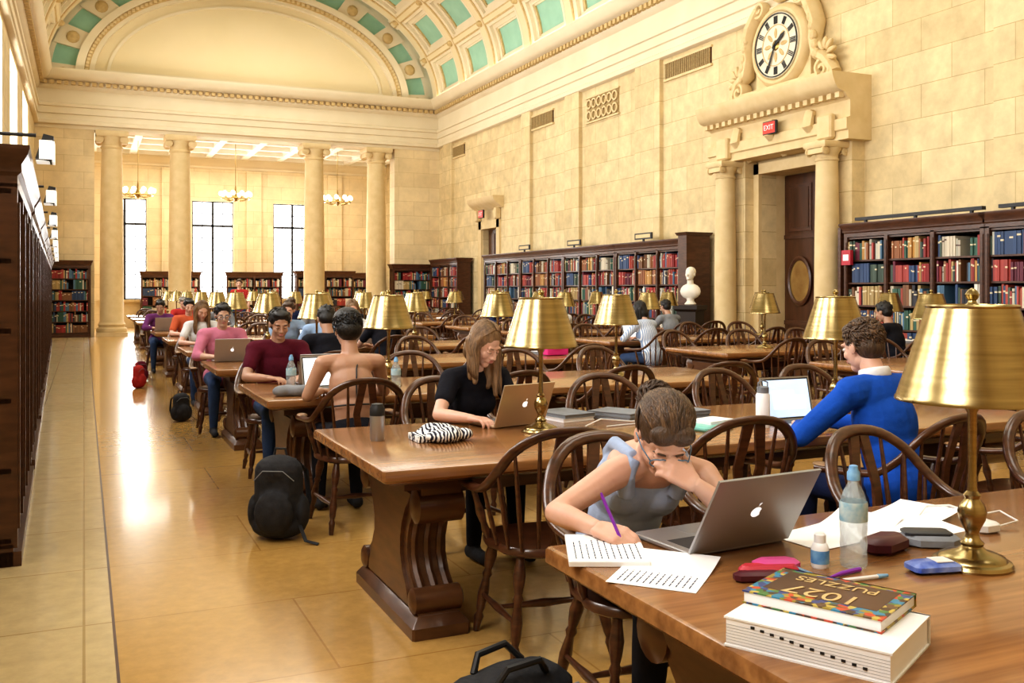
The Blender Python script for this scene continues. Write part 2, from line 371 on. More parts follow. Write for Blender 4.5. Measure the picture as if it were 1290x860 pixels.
for i in range(11):
    g=i*18; band(mb,YE+.15,YE+.36,6.3,4.2,5.4,3.4,max(0,g-4.5),min(180,g+4.5),'plaster',2)
    t=math.radians(g); ellip(mb,(CX+5.85*math.cos(t),YE+.14,ZS+3.8*math.sin(t)),(.2,.06,.2),'gold_plaster',seg=10,rings=6)
for i in range(90):
    t=math.radians(i*2+1); box(mb,(CX+5.18*math.cos(t),YE+.08,ZS+3.23*math.sin(t)),(.09,.06,.09),'stone_plain')
mb.obj('trim_lunette_arch')
# ---------------------------------------------------------------- columns
def column_mesh(h,r):
    mb=MB(); s=r/.36
    slab(mb,0,0,2.6*r,2.6*r,[(0,0),(0,.12*s)],'stone_plain')
    lathe(mb,[(1.25*r,.12*s),(1.3*r,.18*s),(1.25*r,.25*s),(1.08*r,.28*s),(1.08*r,.32*s),(1.16*r,.37*s),(1.08*r,.42*s),(r,.46*s),(r,h*.33),(.96*r,h*.6),(.86*r,h-.55*s),(.93*r,h-.53*s),(.93*r,h-.48*s),(.86*r,h-.46*s),(.87*r,h-.36*s),(1.15*r,h-.22*s),(1.15*r,h-.18*s)],'stone_plain',28)
    for sx in (-1,1):
        for sy in (-1,1):
            M=Matrix.Translation((sx*r*1.02,sy*r*.92,h-.27*s))@Matrix.Rotation(math.radians(90),4,'X')
            lathe(mb,[(.3*r,-.1*r),(.36*r,-.06*r),(.36*r,.06*r),(.3*r,.1*r),(.12*r,.1*r),(.12*r,.16*r),(0.0,.16*r)],'stone_plain',14,M=M)
        box(mb,(sx*r*1.02,0,h-.27*s),(.5*r,1.7*r,.4*r),'stone_plain')
    slab(mb,0,0,2.7*r,2.5*r,[(.1*r,h-.18*s),(0,h-.12*s),(0,h-.03*s),(.05*r,h)],'stone_plain')
    return mb.mesh('column')
cm=column_mesh(6.55,.36)
for x in (.82,2.9,7.36,9.6): place(cm,'stone_column',(x,YE+.3,0))
# ---------------------------------------------------------------- portal with clock
pc=column_mesh(3.95,.21)
for y in (12.42,15.2): place(pc,'door_column',(11.38,y,0))
mb=MB()
mould(mb,[(.5,3.96),(.5,4.1),(.54,4.12),(.54,4.3),(.46,4.33),(.46,4.6),(.54,4.66),(.58,4.72),(.72,4.76),(.78,4.84),(.82,4.94),(.84,5.0),(.84,5.04)],(XR,11.95,0),(XR,15.75,0),(-1,0,0),'stone_plain')
for i in range(20): box(mb,(XR-.6,12.05+i*.19,4.68),(.1,.1,.09),'stone_plain')
for y in (12.4,15.2): b2(mb,XR-.28,XR,y-.3,y+.3,0,3.96,'stone_yz'); box(mb,(XR-.56,y,4.2),(.14,.34,.42),'stone_plain',ch=.03)
for (a,b) in ((12.75,12.95),(14.75,14.95)): b2(mb,XR-.08,XR,a,b,0,3.9,'stone_plain')
b2(mb,XR-.08,XR,12.75,14.95,3.7,3.9,'stone_plain')
for y in (12.85,13.85,14.85):
    tube(mb,[(XR-.1,y,4.5),(XR-.52,y,4.5),(XR-.56,y,4.3),(XR-.4,y,4.15),(XR-.2,y,3.95)],[.08,.09,.1,.08,.05],'stone_plain',8,sec=(1.2,1))
b2(mb,XR+.35,XR+.95,12.9,12.95,0,3.7,'stone_plain'); b2(mb,XR+.35,XR+.95,14.75,14.8,0,3.7,'stone_plain'); b2(mb,XR+.35,XR+.95,12.9,14.8,3.7,3.75,'stone_plain')
mb.obj('trim_door_portal')
mb=MB()
X=XR+.55
b2(mb,X,X+.1,12.96,14.74,0,3.69,'door_wood')
for y0,y1 in ((13.0,13.82),(13.88,14.7)):
    for z0,z1 in ((.15,.75),(2.6,3.5)):
        b2(mb,X-.02,X,y0+.1,y1-.1,z0,z1,'case_wood'); b2(mb,X-.035,X-.02,y0+.17,y1-.17,z0+.07,z1-.07,'door_wood')
    M=Matrix.Translation((X-.02,(y0+y1)/2,1.65))@Matrix.Rotation(math.radians(-90),4,'Y')
    lathe(mb,[(.27,0),(.30,.0),(.33,.02),(.30,.04),(.27,.02)],'case_wood',24,M=M,sc=(1.45,1),cap=False); lathe(mb,[(.28,.005),(0,.006)],'door_glass_reflection',24,M=M,sc=(1.45,1),cap=False)
for z in (.85,2.5): b2(mb,X-.03,X,12.97,14.73,z-.04,z+.04,'case_wood')
b2(mb,X-.03,X,13.82,13.88,0,3.69,'case_wood')
tube(mb,[(X-.02,13.8,1.0),(X-.07,13.8,1.02),(X-.07,13.8,1.28),(X-.02,13.8,1.3)],.012,'brass')
mb.obj('door_1')
mb=MB()
b2(mb,XR+.2,XR+.28,27.61,28.79,0,3.44,'door_wood')
for z0,z1 in ((.2,1.0),(1.2,2.2),(2.4,3.3)):
    for y0,y1 in ((27.7,28.15),(28.25,28.7)): b2(mb,XR+.17,XR+.2,y0,y1,z0,z1,'case_wood')
mb.obj('door_2')
mb=MB(); mould(mb,[(.05,4.05),(.1,4.1),(.25,4.2),(.35,4.3),(.38,4.42)],(XR,27.1,0),(XR,29.3,0),(-1,0,0),'stone_plain')
for y in (27.45,28.95): b2(mb,XR-.06,XR,y-.12,y+.12,0,3.7,'stone_plain')
b2(mb,XR-.06,XR,27.35,29.05,3.45,3.7,'stone_plain')
for y in (27.4,29.0): box(mb,(XR-.1,y,3.88),(.2,.18,.36),'stone_plain',ch=.03)
mb.obj('trim_side_door')
def textmesh(body,size,m,depth=.002):
    cu=bpy.data.curves.new('t','FONT'); cu.body=body; cu.size=size; cu.align_x='CENTER'; cu.align_y='CENTER'; cu.extrude=depth
    o=bpy.data.objects.new('t',cu); bpy.context.collection.objects.link(o)
    dg=bpy.context.evaluated_depsgraph_get(); me=bpy.data.meshes.new_from_object(o.evaluated_get(dg)); bpy.data.objects.remove(o)
    me.materials.clear(); me.materials.append(MATS[m]); return me
def exit_sign(x,y,z,s=1):
    e=bpy.data.objects.new('exit_sign',None); e.location=(x,y,z); bpy.context.collection.objects.link(e)
    mb=MB(); box(mb,(0,0,0),(.06,.36*s,.24*s),'black',ch=.01); box(mb,(-.032,0,0),(.005,.32*s,.2*s),'red_sign')
    place(mb.mesh('housing'),'housing',parent=e)
    t=place(textmesh('EXIT',.13*s,'paper'),'lettering',(-.04,0,0),parent=e); t.rotation_euler=(math.radians(90),0,math.radians(-90))
exit_sign(XR-.62,13.75,4.40); exit_sign(XR-.3,28.2,3.9,1.1)
# clock
YC=14.0; ZC=5.98
mb=MB()
Mx=Matrix.Translation((XR-.12,YC,ZC))@Matrix.Rotation(math.radians(-90),4,'Y')
lathe(mb,[(.78,-.1),(.78,.05),(.74,.12),(.69,.16),(.64,.16),(.60,.1),(.57,.1)],'stone_plain',40,M=Mx)
lathe(mb,[(.60,.0),(.60,.165),(0.0,.166)],'clock_face',40,M=Mx)
lathe(mb,[(.38,.167),(.38,.175),(.365,.175),(.365,.167)],'gold_plaster',36,M=Mx,cap=False)
lathe(mb,[(.585,.167),(.585,.185),(.565,.185),(.565,.167)],'black',40,M=Mx,cap=False)
lathe(mb,[(.10,.167),(.08,.18),(0,.185)],'brass_dark',20,M=Mx)
for k in range(8):
    M=Mx@Matrix.Rotation(math.pi/4*k,4,'Z')@Matrix.Translation((.22,0,.168)); lathe(mb,[(.07,0),(.05,.012),(.03,.006),(0,.01)],'gold_plaster',10,M=M,sc=(1.4,.6))
CB=[(0,3,2,1),(4,5,6,7),(0,1,5,4),(1,2,6,5),(2,3,7,6),(3,0,4,7)]
for k in range(12):
    a=math.pi/6*k
    for off in ((-.03,0,.03) if k%3 else (-.04,-.014,.014,.04)):
        M=Mx@Matrix.Rotation(a,4,'Z')@Matrix.Translation((.465,off,.172)); mb.add([(-.07,-.007,-.006),(.07,-.009,-.006),(.07,.009,-.006),(-.07,.007,-.006),(-.07,-.007,.006),(.07,-.009,.006),(.07,.009,.006),(-.07,.007,.006)],CB,'black',M)
for a,l,w in ((-55,.34,.035),(155,.50,.022)):
    M=Mx@Matrix.Rotation(math.radians(a),4,'Z'); mb.add([(-.08,-w*.5,.19),(l*.7,-w,.19),(l,0,.19),(l*.7,w,.19),(-.08,w*.5,.19),(-.08,-w*.5,.20),(l*.7,-w,.20),(l,0,.20),(l*.7,w,.20),(-.08,w*.5,.20)],[(4,3,2,1,0),(5,6,7,8,9),(0,1,6,5),(1,2,7,6),(2,3,8,7),(3,4,9,8),(4,0,5,9)],'black',M)
x=XR-.16
for sg in (-1,1):
    pth=spiral((x,YC+sg*1.15,5.32),.03,.2,1.6,ph=math.radians(0 if sg<0 else 180),sg=-sg)
    tube(mb,pth,.06,'stone_plain',8,sec=(1,2.2),up=(1,0,0))
    S=[(x,YC+sg*1.4,5.22),(x,YC+sg*1.2,5.5),(x,YC+sg*.98,5.62),(x,YC+sg*.9,5.9),(x,YC+sg*.95,6.2),(x,YC+sg*.82,6.5),(x,YC+sg*.62,6.8)]
    tube(mb,S,[.09,.12,.12,.11,.13,.14,.1],'stone_plain',8,sec=(1,1.3),up=(1,0,0))
    tube(mb,spiral((x,YC+sg*.55,6.78),.03,.16,1.4,ph=math.radians(0 if sg<0 else 180),sg=sg),.055,'stone_plain',8,sec=(1,2),up=(1,0,0))
    for k in range(6): ellip(mb,(x-.1,YC+sg*(.86+.035*k),6.45-k*.17),(.08,.07,.10),'stone_plain',seg=8,rings=6)
    for k in range(5):
        a=math.radians(-20+k*35); ellip(mb,(x-.06,YC+sg*(1.2+.17*math.cos(a)),5.55+.2*math.sin(a)),(.06,.05,.11),'stone_plain',F=Matrix.Rotation(sg*(a-math.pi/2),3,'X'),seg=8,rings=6)
b2(mb,XR-.5,XR,12.5,15.3,5.04,5.14,'stone_plain'); b2(mb,XR-.35,XR,12.85,15.0,5.14,5.24,'stone_plain')
ellip(mb,(x,YC,7.0),(.16,.24,.22),'stone_plain'); ellip(mb,(x-.05,YC,7.22),(.1,.13,.16),'stone_plain')
for k in range(9):
    a=math.radians(10+k*20); ellip(mb,(x-.04,YC+.34*math.cos(a),6.98+.32*math.sin(a)),(.07,.06,.14),'stone_plain',F=Matrix.Rotation(a-math.pi/2,3,'X'),seg=8,rings=6)
b2(mb,XR-.13,XR,YC-.75,YC+.75,5.2,6.7,'stone_plain')
mb.obj('wall_clock')
def vent(y,z,w,h):
    mb=MB(); b2(mb,XR-.03,XR+.0,y-w/2,y+w/2,z-h/2,z+h/2,'case_wood')
    n=int(w/.07)
    for i in range(n): b2(mb,XR-.05,XR-.03,y-w/2+(i+.2)*w/n,y-w/2+(i+.72)*w/n,z-h/2,z+h/2,'vent')
    b2(mb,XR-.055,XR,y-w/2-.04,y+w/2+.04,z+h/2,z+h/2+.05,'stone_plain'); b2(mb,XR-.055,XR,y-w/2-.04,y+w/2+.04,z-h/2-.05,z-h/2,'stone_plain')
    mb.obj('wall_vent')
vent(17.2,6.35,1.7,.34); vent(24.4,6.3,1.5,.34); vent(31,6.3,1.2,.34)
mb=MB(); b2(mb,XR-.02,XR,20.1,21.7,5.8,6.4,'vent')
for i in range(6):
    for j in (0,1): 
        M=Matrix.Translation((XR-.03,20.25+i*.26,5.95+j*.3))@Matrix.Rotation(math.radians(-90),4,'Y'); lathe(mb,[(.13,0),(.13,.03),(.09,.03),(.09,0)],'stone_plain',12,M=M,cap=False)
for a in (5.76,6.4): b2(mb,XR-.05,XR,20.06,21.74,a,a+.04,'stone_plain')
mb.obj('wall_grille')
# ---------------------------------------------------------------- bookcases
BC=[(.30,.03,.03),(.38,.06,.05),(.03,.06,.14),(.04,.11,.08),(.42,.30,.13),(.55,.49,.38),(.03,.03,.04),(.20,.09,.04),(.08,.17,.27),(.7,.67,.6),(.30,.12,.05),(.13,.02,.04),(.36,.06,.04),(.05,.08,.06),(.45,.24,.07),(.46,.44,.36)]
def bookcase_meshes(L,Ht,D,bays,sh,seed,fill=.95,pal=None):
    rr=random.Random(seed); pal=pal or BC
    mb=MB(); w=.07
    b2(mb,-L/2,L/2,-D+.02,0,.0,.12,'case_wood'); b2(mb,-L/2,L/2,-D-.02,0,.0,.08,'case_wood')
    b2(mb,-L/2,L/2,-.03,0,.1,Ht-.1,'case_dark')
    slab(mb,0,-D/2,L,D,[(0,Ht-.22),(0,Ht-.16),(-.02,Ht-.14),(-.02,Ht-.1),(-.05,Ht-.05),(-.06,Ht-.02),(-.06,Ht)],'case_wood')
    bw=L/bays
    for i in range(bays+1):
        x=-L/2+i*bw; x=min(max(x,-L/2+w/2),L/2-w/2); b2(mb,x-w/2,x+w/2,-D,0,.1,Ht-.2,'case_wood'); b2(mb,x-w/2+.015,x+w/2-.015,-D-.012,-D,.2,Ht-.3,'case_wood')
    z0=.14; z1=Ht-.24; p=(z1-z0)/sh
    for k in range(sh+1): b2(mb,-L/2,L/2,-D+.03,-.02,z0+k*p-.015,z0+k*p+.012,'case_wood')
    case=mb.mesh('bookcase')
    mb=MB(); mb.usecol=True
    for i in range(bays):
        for k in range(sh):
            x=-L/2+i*bw+w; xe=-L/2+(i+1)*bw-w; zb=z0+k*p+.013; run=0
            while x<xe-.03:
                if run<=0:
                    run=rr.randint(1,9); base=rr.choice(pal); hh=p*rr.uniform(.68,.9); tt=rr.uniform(.022,.05); uni=rr.random()<.55
                c=base if uni else rr.choice(pal); t=tt*rr.uniform(.8,1.2); h=hh if uni else p*rr.uniform(.6,.9)
                if rr.random()>fill and rr.random()<.3: x+=rr.uniform(.05,.2); run=0; continue
                if x+t>xe: break
                v=rr.uniform(.75,1.2); mb.col=tuple(q*v for q in c); dd=rr.uniform(.015,.05)
                b2(mb,x+.001,x+t-.001,-D+dd,-.06,zb,zb+h,'books')
                if rr.random()<.45:
                    mb.col=(.7,.6,.4) if sum(c)<1.2 else (.1,.05,.04); zz=zb+h*rr.uniform(.55,.8); b2(mb,x,x+t,-D+dd-.002,-D+dd+.01,zz,zz+h*.08,'books')
                x+=t; run-=1
    return case,mb.mesh('books')
caseR=[bookcase_meshes(2.65,2.55,.48,3,6,s) for s in (1,2)]
def putcase(cm,x,y,rz,z=0):
    place(cm[0],'bookcase',(x,y,z),rz); place(cm[1],'shelved_books',(x,y,z),rz)
RZ=-math.pi/2
for k in range(4): putcase(caseR[k%2],XR-.12,17.95+k*2.66,RZ)
for k in range(4): putcase(caseR[(k+1)%2],XR-.12,10.62-k*2.66,RZ)
putcase(caseR[0],XR-.12,30.9,RZ)
mb=MB(); b2(mb,XR-.7,XR-.12,16.25,16.55,0,2.6,'case_wood'); slab(mb,XR-.41,16.4,.62,.34,[(0,2.6),(-.03,2.66)],'case_wood'); mb.obj('cabinet_end_panel')
mb=MB(); b2(mb,XR-.62,XR-.12,12.0,12.06,0,2.5,'case_wood'); b2(mb,XR-.68,XR-.62,11.72,11.92,1.88,2.12,'red'); b2(mb,XR-.683,XR-.68,11.76,11.88,1.95,2.05,'paper'); mb.obj('wall_notice')
for y in (10.62,7.96): 
    mb=MB(); b2(mb,-.04,.04,-1.2,1.2,.05,.10,'black'); [b2(mb,-.02,.02,q-.02,q+.02,0,.06,'black') for q in (-1,0,1)]; mb.obj('shelf_light_rail',(XR-.45,y,2.55))
for y in (18.2,21.5,24.5):
    mb=MB(); b2(mb,-.02,.02,-.35,.35,.06,.2,'black'); b2(mb,-.02,.02,-.02,.02,0,.06,'black'); b2(mb,-.024,-.02,-.3,.3,.09,.17,'stone_plain'); mb.obj('section_sign',(XR-.5,y,2.55))
# left wall: bookcases step back gently toward the far end
caseL=bookcase_meshes(2.75,2.25,.5,3,5,5,pal=BC[:9])
mb=MB()
for k in range(8):
    y=7.1+k*3.05; xf=-.33-.021*(y-6); putcase(caseL,xf-.5,y,math.pi/2+.021)
    b2(mb,XL,xf-.56,y-1.35,y+1.35,0,2.1,'case_wood')
mb.obj('bookcase_backing')
caseE=bookcase_meshes(1.5,2.4,.4,1,6,9,pal=BC[:9]); caseE2=bookcase_meshes(2.2,2.2,.4,2,5,19)
putcase(caseE,-.55,YE-.03,0)
putcase(caseE2,3.1,YR-.14,0); putcase(caseE2,6.3,YR-.14,0); putcase(caseE2,10.3,YR-.14,0)
putcase(caseE,10.75,YE-.03,0)
putcase(caseE2,8.4,YE+3.4,0)
for k in range(8):
    mb=MB(); tube(mb,[(-.42,0,0),(-.42,0,.09),(-.38,0,.12),(-.12,0,.12)],.011,'black')
    M=Matrix.Translation((-.07,0,.05))@Matrix.Rotation(math.radians(12),4,'Y')
    mb.add([(-.035,-.08,-.08),(.05,-.08,-.08),(.05,.08,-.08),(-.035,.08,-.08),(-.025,-.06,.07),(.03,-.06,.07),(.03,.06,.07),(-.025,.06,.07)],CB,'black',M)
    box(mb,M@V((.048,0,-.02)),(.012,.15,.12),'lamp_white'); box(mb,M@V((.008,-.082,-.02)),(.07,.006,.11),'lamp_white'); box(mb,M@V((.005,0,-.085)),(.07,.14,.008),'lamp_white')
    y=6.2+k*3.05; mb.obj('shelf_spotlight',(-.13-.021*(y-6),y,2.26))
mb=MB()
slab(mb,0,0,.5,.5,[(0,0),(0,.1),(.04,.12),(.05,1.05),(.0,1.1),(0,1.18)],'case_dark')
lathe(mb,[(.1,1.18),(.12,1.2),(.07,1.26),(.08,1.32)],'marble')
ellip(mb,(0,0,1.45),(.22,.13,.16),'marble'); tube(mb,[(0,0,1.5),(0,-.01,1.68)],[.075,.06],'marble',12)
ellip(mb,(0,-.02,1.79),(.085,.1,.13),'marble'); ellip(mb,(0,.02,1.84),(.1,.11,.1),'marble'); ellip(mb,(0,-.12,1.77),(.015,.03,.03),'marble'); ellip(mb,(0,-.09,1.70),(.04,.04,.035),'marble')
for s_ in (-1,1): ellip(mb,(s_*.09,0,1.78),(.015,.03,.035),'marble')
mb.obj('portrait_bust',(10.95,15.75,0),math.radians(-60))
def chandelier():
    mb=MB(); tube(mb,[(0,0,0),(0,0,2.0)],.012,'brass_dark'); lathe(mb,[(0,-.25),(.06,-.2),(.1,-.05),(.05,.05),(.03,.3),(.01,.4)],'brass_dark')
    for k in range(10):
        a=math.pi/5*k; c,s=math.cos(a),math.sin(a)
        tube(mb,[(0,0,-.1),(.25*c,.25*s,-.2),(.5*c,.5*s,-.1),(.52*c,.52*s,0)],.014,'brass_dark',6)
        ellip(mb,(.52*c,.52*s,.06),(.085,.085,.095),'bulb',seg=10,rings=6)
    lathe(mb,[(.5,-.14),(.52,-.12),(.5,-.1),(.48,-.12),(.5,-.14)],'brass_dark',30,cap=False)
    return mb.mesh('chandelier')
ch=chandelier()
for x in (1.75,5.1,8.9): place(ch,'chandelier',(x,36.2,4.95),sc=(1,1,.98))
# ---------------------------------------------------------------- table
def table_mesh(L=3.98,W=1.26):
    mb=MB()
    slab(mb,0,0,L,W,[(.03,.700),(.01,.708),(0,.718),(0,.75),(.004,.757),(.012,.76)],'table_wood',corner=.012)
    slab(mb,0,0,L,W,[(.05,.69),(.03,.70)],'table_dark')
    b2(mb,-L/2+.14,L/2-.14,-W/2+.16,W/2-.16,.64,.70,'table_dark')
    hw=[(.44,.0),(.44,.07),(.42,.09),(.40,.11),(.39,.15),(.36,.19),(.30,.24),(.26,.31),(.26,.38),(.29,.45),(.35,.52),(.41,.56),(.45,.60),(.46,.64),(.46,.70)]
    out=[(a,z) for a,z in hw]+[(-a,z) for a,z in reversed(hw)]
    for sx in (-1,1):
        xc=sx*(L/2-.31)
        M=Matrix.Translation((xc,0,0))@Matrix.Rotation(math.radians(90),4,'Z')
        extr(mb,out,-.09,.09,'table_dark',M)
        inn=[(a*.78,z) for a,z in hw[3:-2]]; oi=inn+[(-a,z) for a,z in reversed(inn)]
        extr(mb,oi,-.105,.105,'table_dark',M)
        slab(mb,xc,0,.26,.92,[(0,0),(0,.05),(.02,.075),(.035,.09)],'table_dark',corner=.01)
        for sy in (-1,1):
            Mv=Matrix.Translation((xc,sy*.40,.555))@Matrix.Rotation(math.radians(90),4,'Y')
            lathe(mb,[(.02,-.115),(.05,-.11),(.075,-.10),(.075,.10),(.05,.11),(.02,.115)],'table_dark',16,M=Mv)
            Mv=Matrix.Translation((xc,sy*.38,.145))@Matrix.Rotation(math.radians(90),4,'Y')
            lathe(mb,[(.02,-.12),(.04,-.115),(.055,-.105),(.055,.105),(.04,.115),(.02,.12)],'table_dark',16,M=Mv)
            for dx in (-.06,0,.06): tube(mb,[(xc+dx,sy*a,z) for a,z in hw[4:-2]],.018,'table_dark',6)
    b2(mb,-L/2+.4,L/2-.4,-.03,.03,.52,.64,'table_dark')
    return mb.mesh('reading_table')
tm=table_mesh()
ROWS=[1.78,4.28,6.9,9.5,12.15,14.8,17.5,20.2,22.9,25.6,28.3]
C1,C2=3.07,8.65
for i,y in enumerate(ROWS):
    place(tm,'reading_table',(C1+(.1 if i==0 else 0),y,0))
    if i>0: place(tm,'reading_table',(C2,y,0))
# ---------------------------------------------------------------- lamp
def lamp_mesh():
    mb=MB()
    lathe(mb,[(.098,0),(.1,.006),(.096,.014),(.085,.018),(.08,.026),(.06,.034),(.035,.042),(.026,.052),(.03,.06),(.02,.07),(.016,.085),(.022,.10),(.032,.12),(.036,.14),(.03,.16),(.018,.175),(.022,.185),(.013,.195),(.011,.23),(.012,.40),(.018,.41),(.018,.44),(.01,.45),(.008,.67)],'brass',24)
    lathe(mb,[(.182,.438),(.186,.432),(.19,.43),(.19,.437),(.186,.443),(.112,.672),(.115,.678),(.11,.682),(.107,.676)],'brass',48,cap=False)
    lathe(mb,[(.182,.438),(.106,.675)],'cream_inside',48,cap=False)
    for k in range(3):
        a=k*2.094; tube(mb,[(0,0,.672),(.108*math.cos(a),.108*math.sin(a),.672)],.003,'brass',6)
    lathe(mb,[(.108,.676),(.05,.68),(.0,.681)],'brass',32,cap=False)
    lathe(mb,[(.022,.678),(.012,.686),(.01,.692),(.016,.70),(.018,.708),(.012,.718),(.004,.724),(0,.726)],'brass',16)
    ellip(mb,(.05,0,.5),(.03,.03,.05),'white_plastic'); 
    return mb.mesh('table_lamp')
lm=lamp_mesh(); LAMPS=[]
for i,y in enumerate(ROWS):
    for x in ((2.12,4.06,7.68,9.8) if i>0 else (2.12,)):
        j=0 if i<2 else .04; xx,yy=x+R.uniform(-j,j),y+(.08 if i==1 else 0); LAMPS.append((xx,yy)); place(lm,'table_lamp',(xx,yy,.76),R.uniform(0,6))
# ---------------------------------------------------------------- chair (faces +Y local)
def chair_mesh():
    mb=MB(); W='chair_wood'
    vs=[];fs=[];n=28
    def outl(s,z):
        o=[]
        for j in range(n):
            a=2*math.pi*j/n; c,s2=math.cos(a),math.sin(a); r=1/(abs(c)**3+abs(s2)**3)**(1/3)
            o.append((.245*c*r*s*(1 if s2>0 else .93),.225*s2*r*s,z))
        return o
    L=[outl(.93,.415),outl(1,.425),outl(1,.445),outl(.96,.455),outl(.75,.447),outl(.4,.441)]
    for l in L: vs+=l
    for i in range(len(L)-1):
        for j in range(n): a=i*n+j;b=i*n+(j+1)%n; fs.append((a,b,b+n,a+n))
    fs.append(tuple(range(n-1,-1,-1))); fs.append(tuple(range((len(L)-1)*n,len(L)*n))); mb.add(vs,fs,W)
    for sx in (-1,1):
        for sy,(tx,ty,bx,by) in ((1,(.17,.15,.235,.225)),(-1,(.15,-.15,.21,-.25))):
            a=V((sx*tx,ty,.43));b=V((sx*bx,by,0)); f=[0,.08,.2,.3,.36,.4,.44,.6,.75,.8,.84,.88,1]; r=[.016,.018,.026,.021,.015,.022,.015,.024,.019,.013,.021,.018,.013]
            tube(mb,[a.lerp(b,t) for t in f],r,W,10)
        a=V((sx*.215,.197,.17));b=V((sx*.19,-.21,.17)); tube(mb,[a.lerp(b,t) for t in (0,.3,.5,.7,1)],[.009,.013,.018,.013,.009],W,8)
    tube(mb,[(-.2,0,.17),(-.08,0,.17),(0,0,.17),(.08,0,.17),(.2,0,.17)],[.009,.013,.018,.013,.009],W,8)
    key=[(.29,.225,.660),(.295,.15,.663),(.298,.02,.668),(.288,-.10,.69),(.262,-.19,.76),(.21,-.25,.85),(.12,-.295,.912),(0,-.31,.93)]
    path=key+[(-x,y,z) for x,y,z in reversed(key[:-1])]
    def cr(P):
        out=[]
        for i in range(len(P)-1):
            p0=V(P[max(i-1,0)]);p1=V(P[i]);p2=V(P[i+1]);p3=V(P[min(i+2,len(P)-1)])
            for k in range(3):
                t=k/3; out.append(.5*((2*p1)+(-p0+p2)*t+(2*p0-5*p1+4*p2-p3)*t*t+(-p0+3*p1-3*p2+p3)*t**3))
        out.append(V(P[-1])); return out
    pp=cr(path); n2=len(pp)
    tube(mb,pp,[.02 if 3<i<n2-4 else .03-.0025*min(i,n2-1-i) for i in range(n2)],W,10,sec=(1.25,.85))
    def bow(t): f=t*(n2-1); i=min(int(f),n2-2); return pp[i].lerp(pp[i+1],f-i)
    for t in (.13,.21,.29,.36,.43,.57,.64,.71,.79,.87):
        b=bow(t); a=V((b.x*.78,max(min(b.y*.80,.12),-.2),.45)); 
        if t in (.13,.87):
            f=[0,.15,.3,.5,.7,1]; r=[.011,.018,.013,.02,.013,.011]
        else: f=[0,.35,.7,1]; r=[.007,.0105,.009,.007]
        tube(mb,[a.lerp(b,q) for q in f],r,W,8)
    prof=[(.05,.0),(.035,.09),(.058,.18),(.076,.27),(.064,.36),(.05,.475)]
    for sx in (-1,1):
        vs=[];fs=[]
        for k,(w,h) in enumerate(prof):
            inner=[.0,.0,.02,.035,.02,0][k]; t=h/.475; yy=-.205-.10*t; z=.45+h
            vs+=[(sx*inner,yy-.007,z),(sx*w,yy-.007,z),(sx*w,yy+.007,z),(sx*inner,yy+.007,z)]
        for k in range(len(prof)-1):
            for j in range(4): fs.append((k*4+j,k*4+(j+1)%4,k*4+4+(j+1)%4,k*4+4+j))
        mb.add(vs,fs,W)
    for sx in (-1,1): ellip(mb,(sx*.29,.2,.676),(.034,.06,.012),'arm_worn')
    return mb.mesh('wooden_armchair',50)
cmesh=chair_mesh()
def chair(x,y,rz,s=1): place(cmesh,'wooden_armchair',(x,y,0),rz)
PI=math.pi
Pp=[
('student_in_black',2.05,8.58,0,'skin_tan','hair_black','short','cl_black',.6,0),
('student_in_lightblue',2.6,11.15,0,'skin_fair','hair_brown','short','cl_lightblue',1.8,0),
('woman_in_striped_shirt',7.15,11.18,.25,'skin_fair','hair_black','long','fine_stripe',1.5,1),
('woman_in_white_top',7.1,13.82,0,'skin_fair','hair_black','pony','cl_white',.6,1),
('man_in_dark_jacket',8.95,8.54,.3,'skin_tan','hair_black','short','cl_black',1.9,0),
('student_in_red',1.5,15.78,PI,'skin_fair','hair_black','short','cl_orange',.7,0),
('student_in_plum',1.25,18.5,PI,'skin_tan','hair_black','short','cl_plum',1.8,0),
('student_in_gray',2.3,18.5,PI,'skin_fair','hair_brown','short','cl_gray',1.8,0),
('student_in_navy',4.1,13.82,0,'skin_fair','hair_brown','short','cl_navy',1.8,0),
('student_in_white',3.4,13.12,PI,'skin_fair','hair_blond','long','cl_white',.6,1),
('student_in_navy_coat',8.0,18.5,PI,'skin_fair','hair_brown','short','cl_navy',1.8,0),
('student_in_denim',2.2,23.9,PI,'skin_olive','hair_black','short','cl_jeans',1.8,0),
('student_with_ponytail',3.35,11.15,.1,'skin_fair','hair_brown','pony','cl_black',.6,1),
('student_in_green',1.9,21.2,PI,'skin_fair','hair_gray','short','cl_red',1.8,0),
('student_in_blue_shirt',2.5,13.1,PI,'skin_fair','hair_brown','short','cl_lightblue',.6,0),
('student_in_gray_shirt',3.5,15.8,PI,'skin_fair','hair_black','short','cl_gray',.6,0),
('student_in_white_shirt',1.4,13.13,PI,'skin_fair','hair_blond','long','cl_white',.6,1),
('student_in_dark_shirt',4.4,16.5,0,'skin_olive','hair_black','short','cl_black',.6,0),
('student_in_blue_sweatshirt',3.6,18.45,PI,'skin_fair','hair_brown','short','cl_navy',1.8,0),
('student_with_black_hair',9.3,13.8,.1,'skin_tan','hair_black','short','cl_gray',1.8,0)]
special=[(1.57,5.94,0),(1.32,10.46,PI),(1.42,7.87,PI)]
for x,y,a in [(1.76,3.59,-7),(2.62,3.56,-6),(4.45,3.42,8)]: chair(x,y,math.radians(a))
chair(3.42,3.25,.12)
for x,y,a in [(1.76,2.83,178),(2.80,2.55,186),(3.85,2.62,172),(4.8,2.7,190)]: chair(x,y,math.radians(a))
for x,y,a in [(2.02,5.27,187),(3.0,5.05,175),(3.95,5.05,186),(4.7,5.1,180)]: chair(x,y,math.radians(a))
occ=[(p[1],p[2],p[3]) for p in Pp]+special
for x,y,a in occ:
    chair(x,y,a)
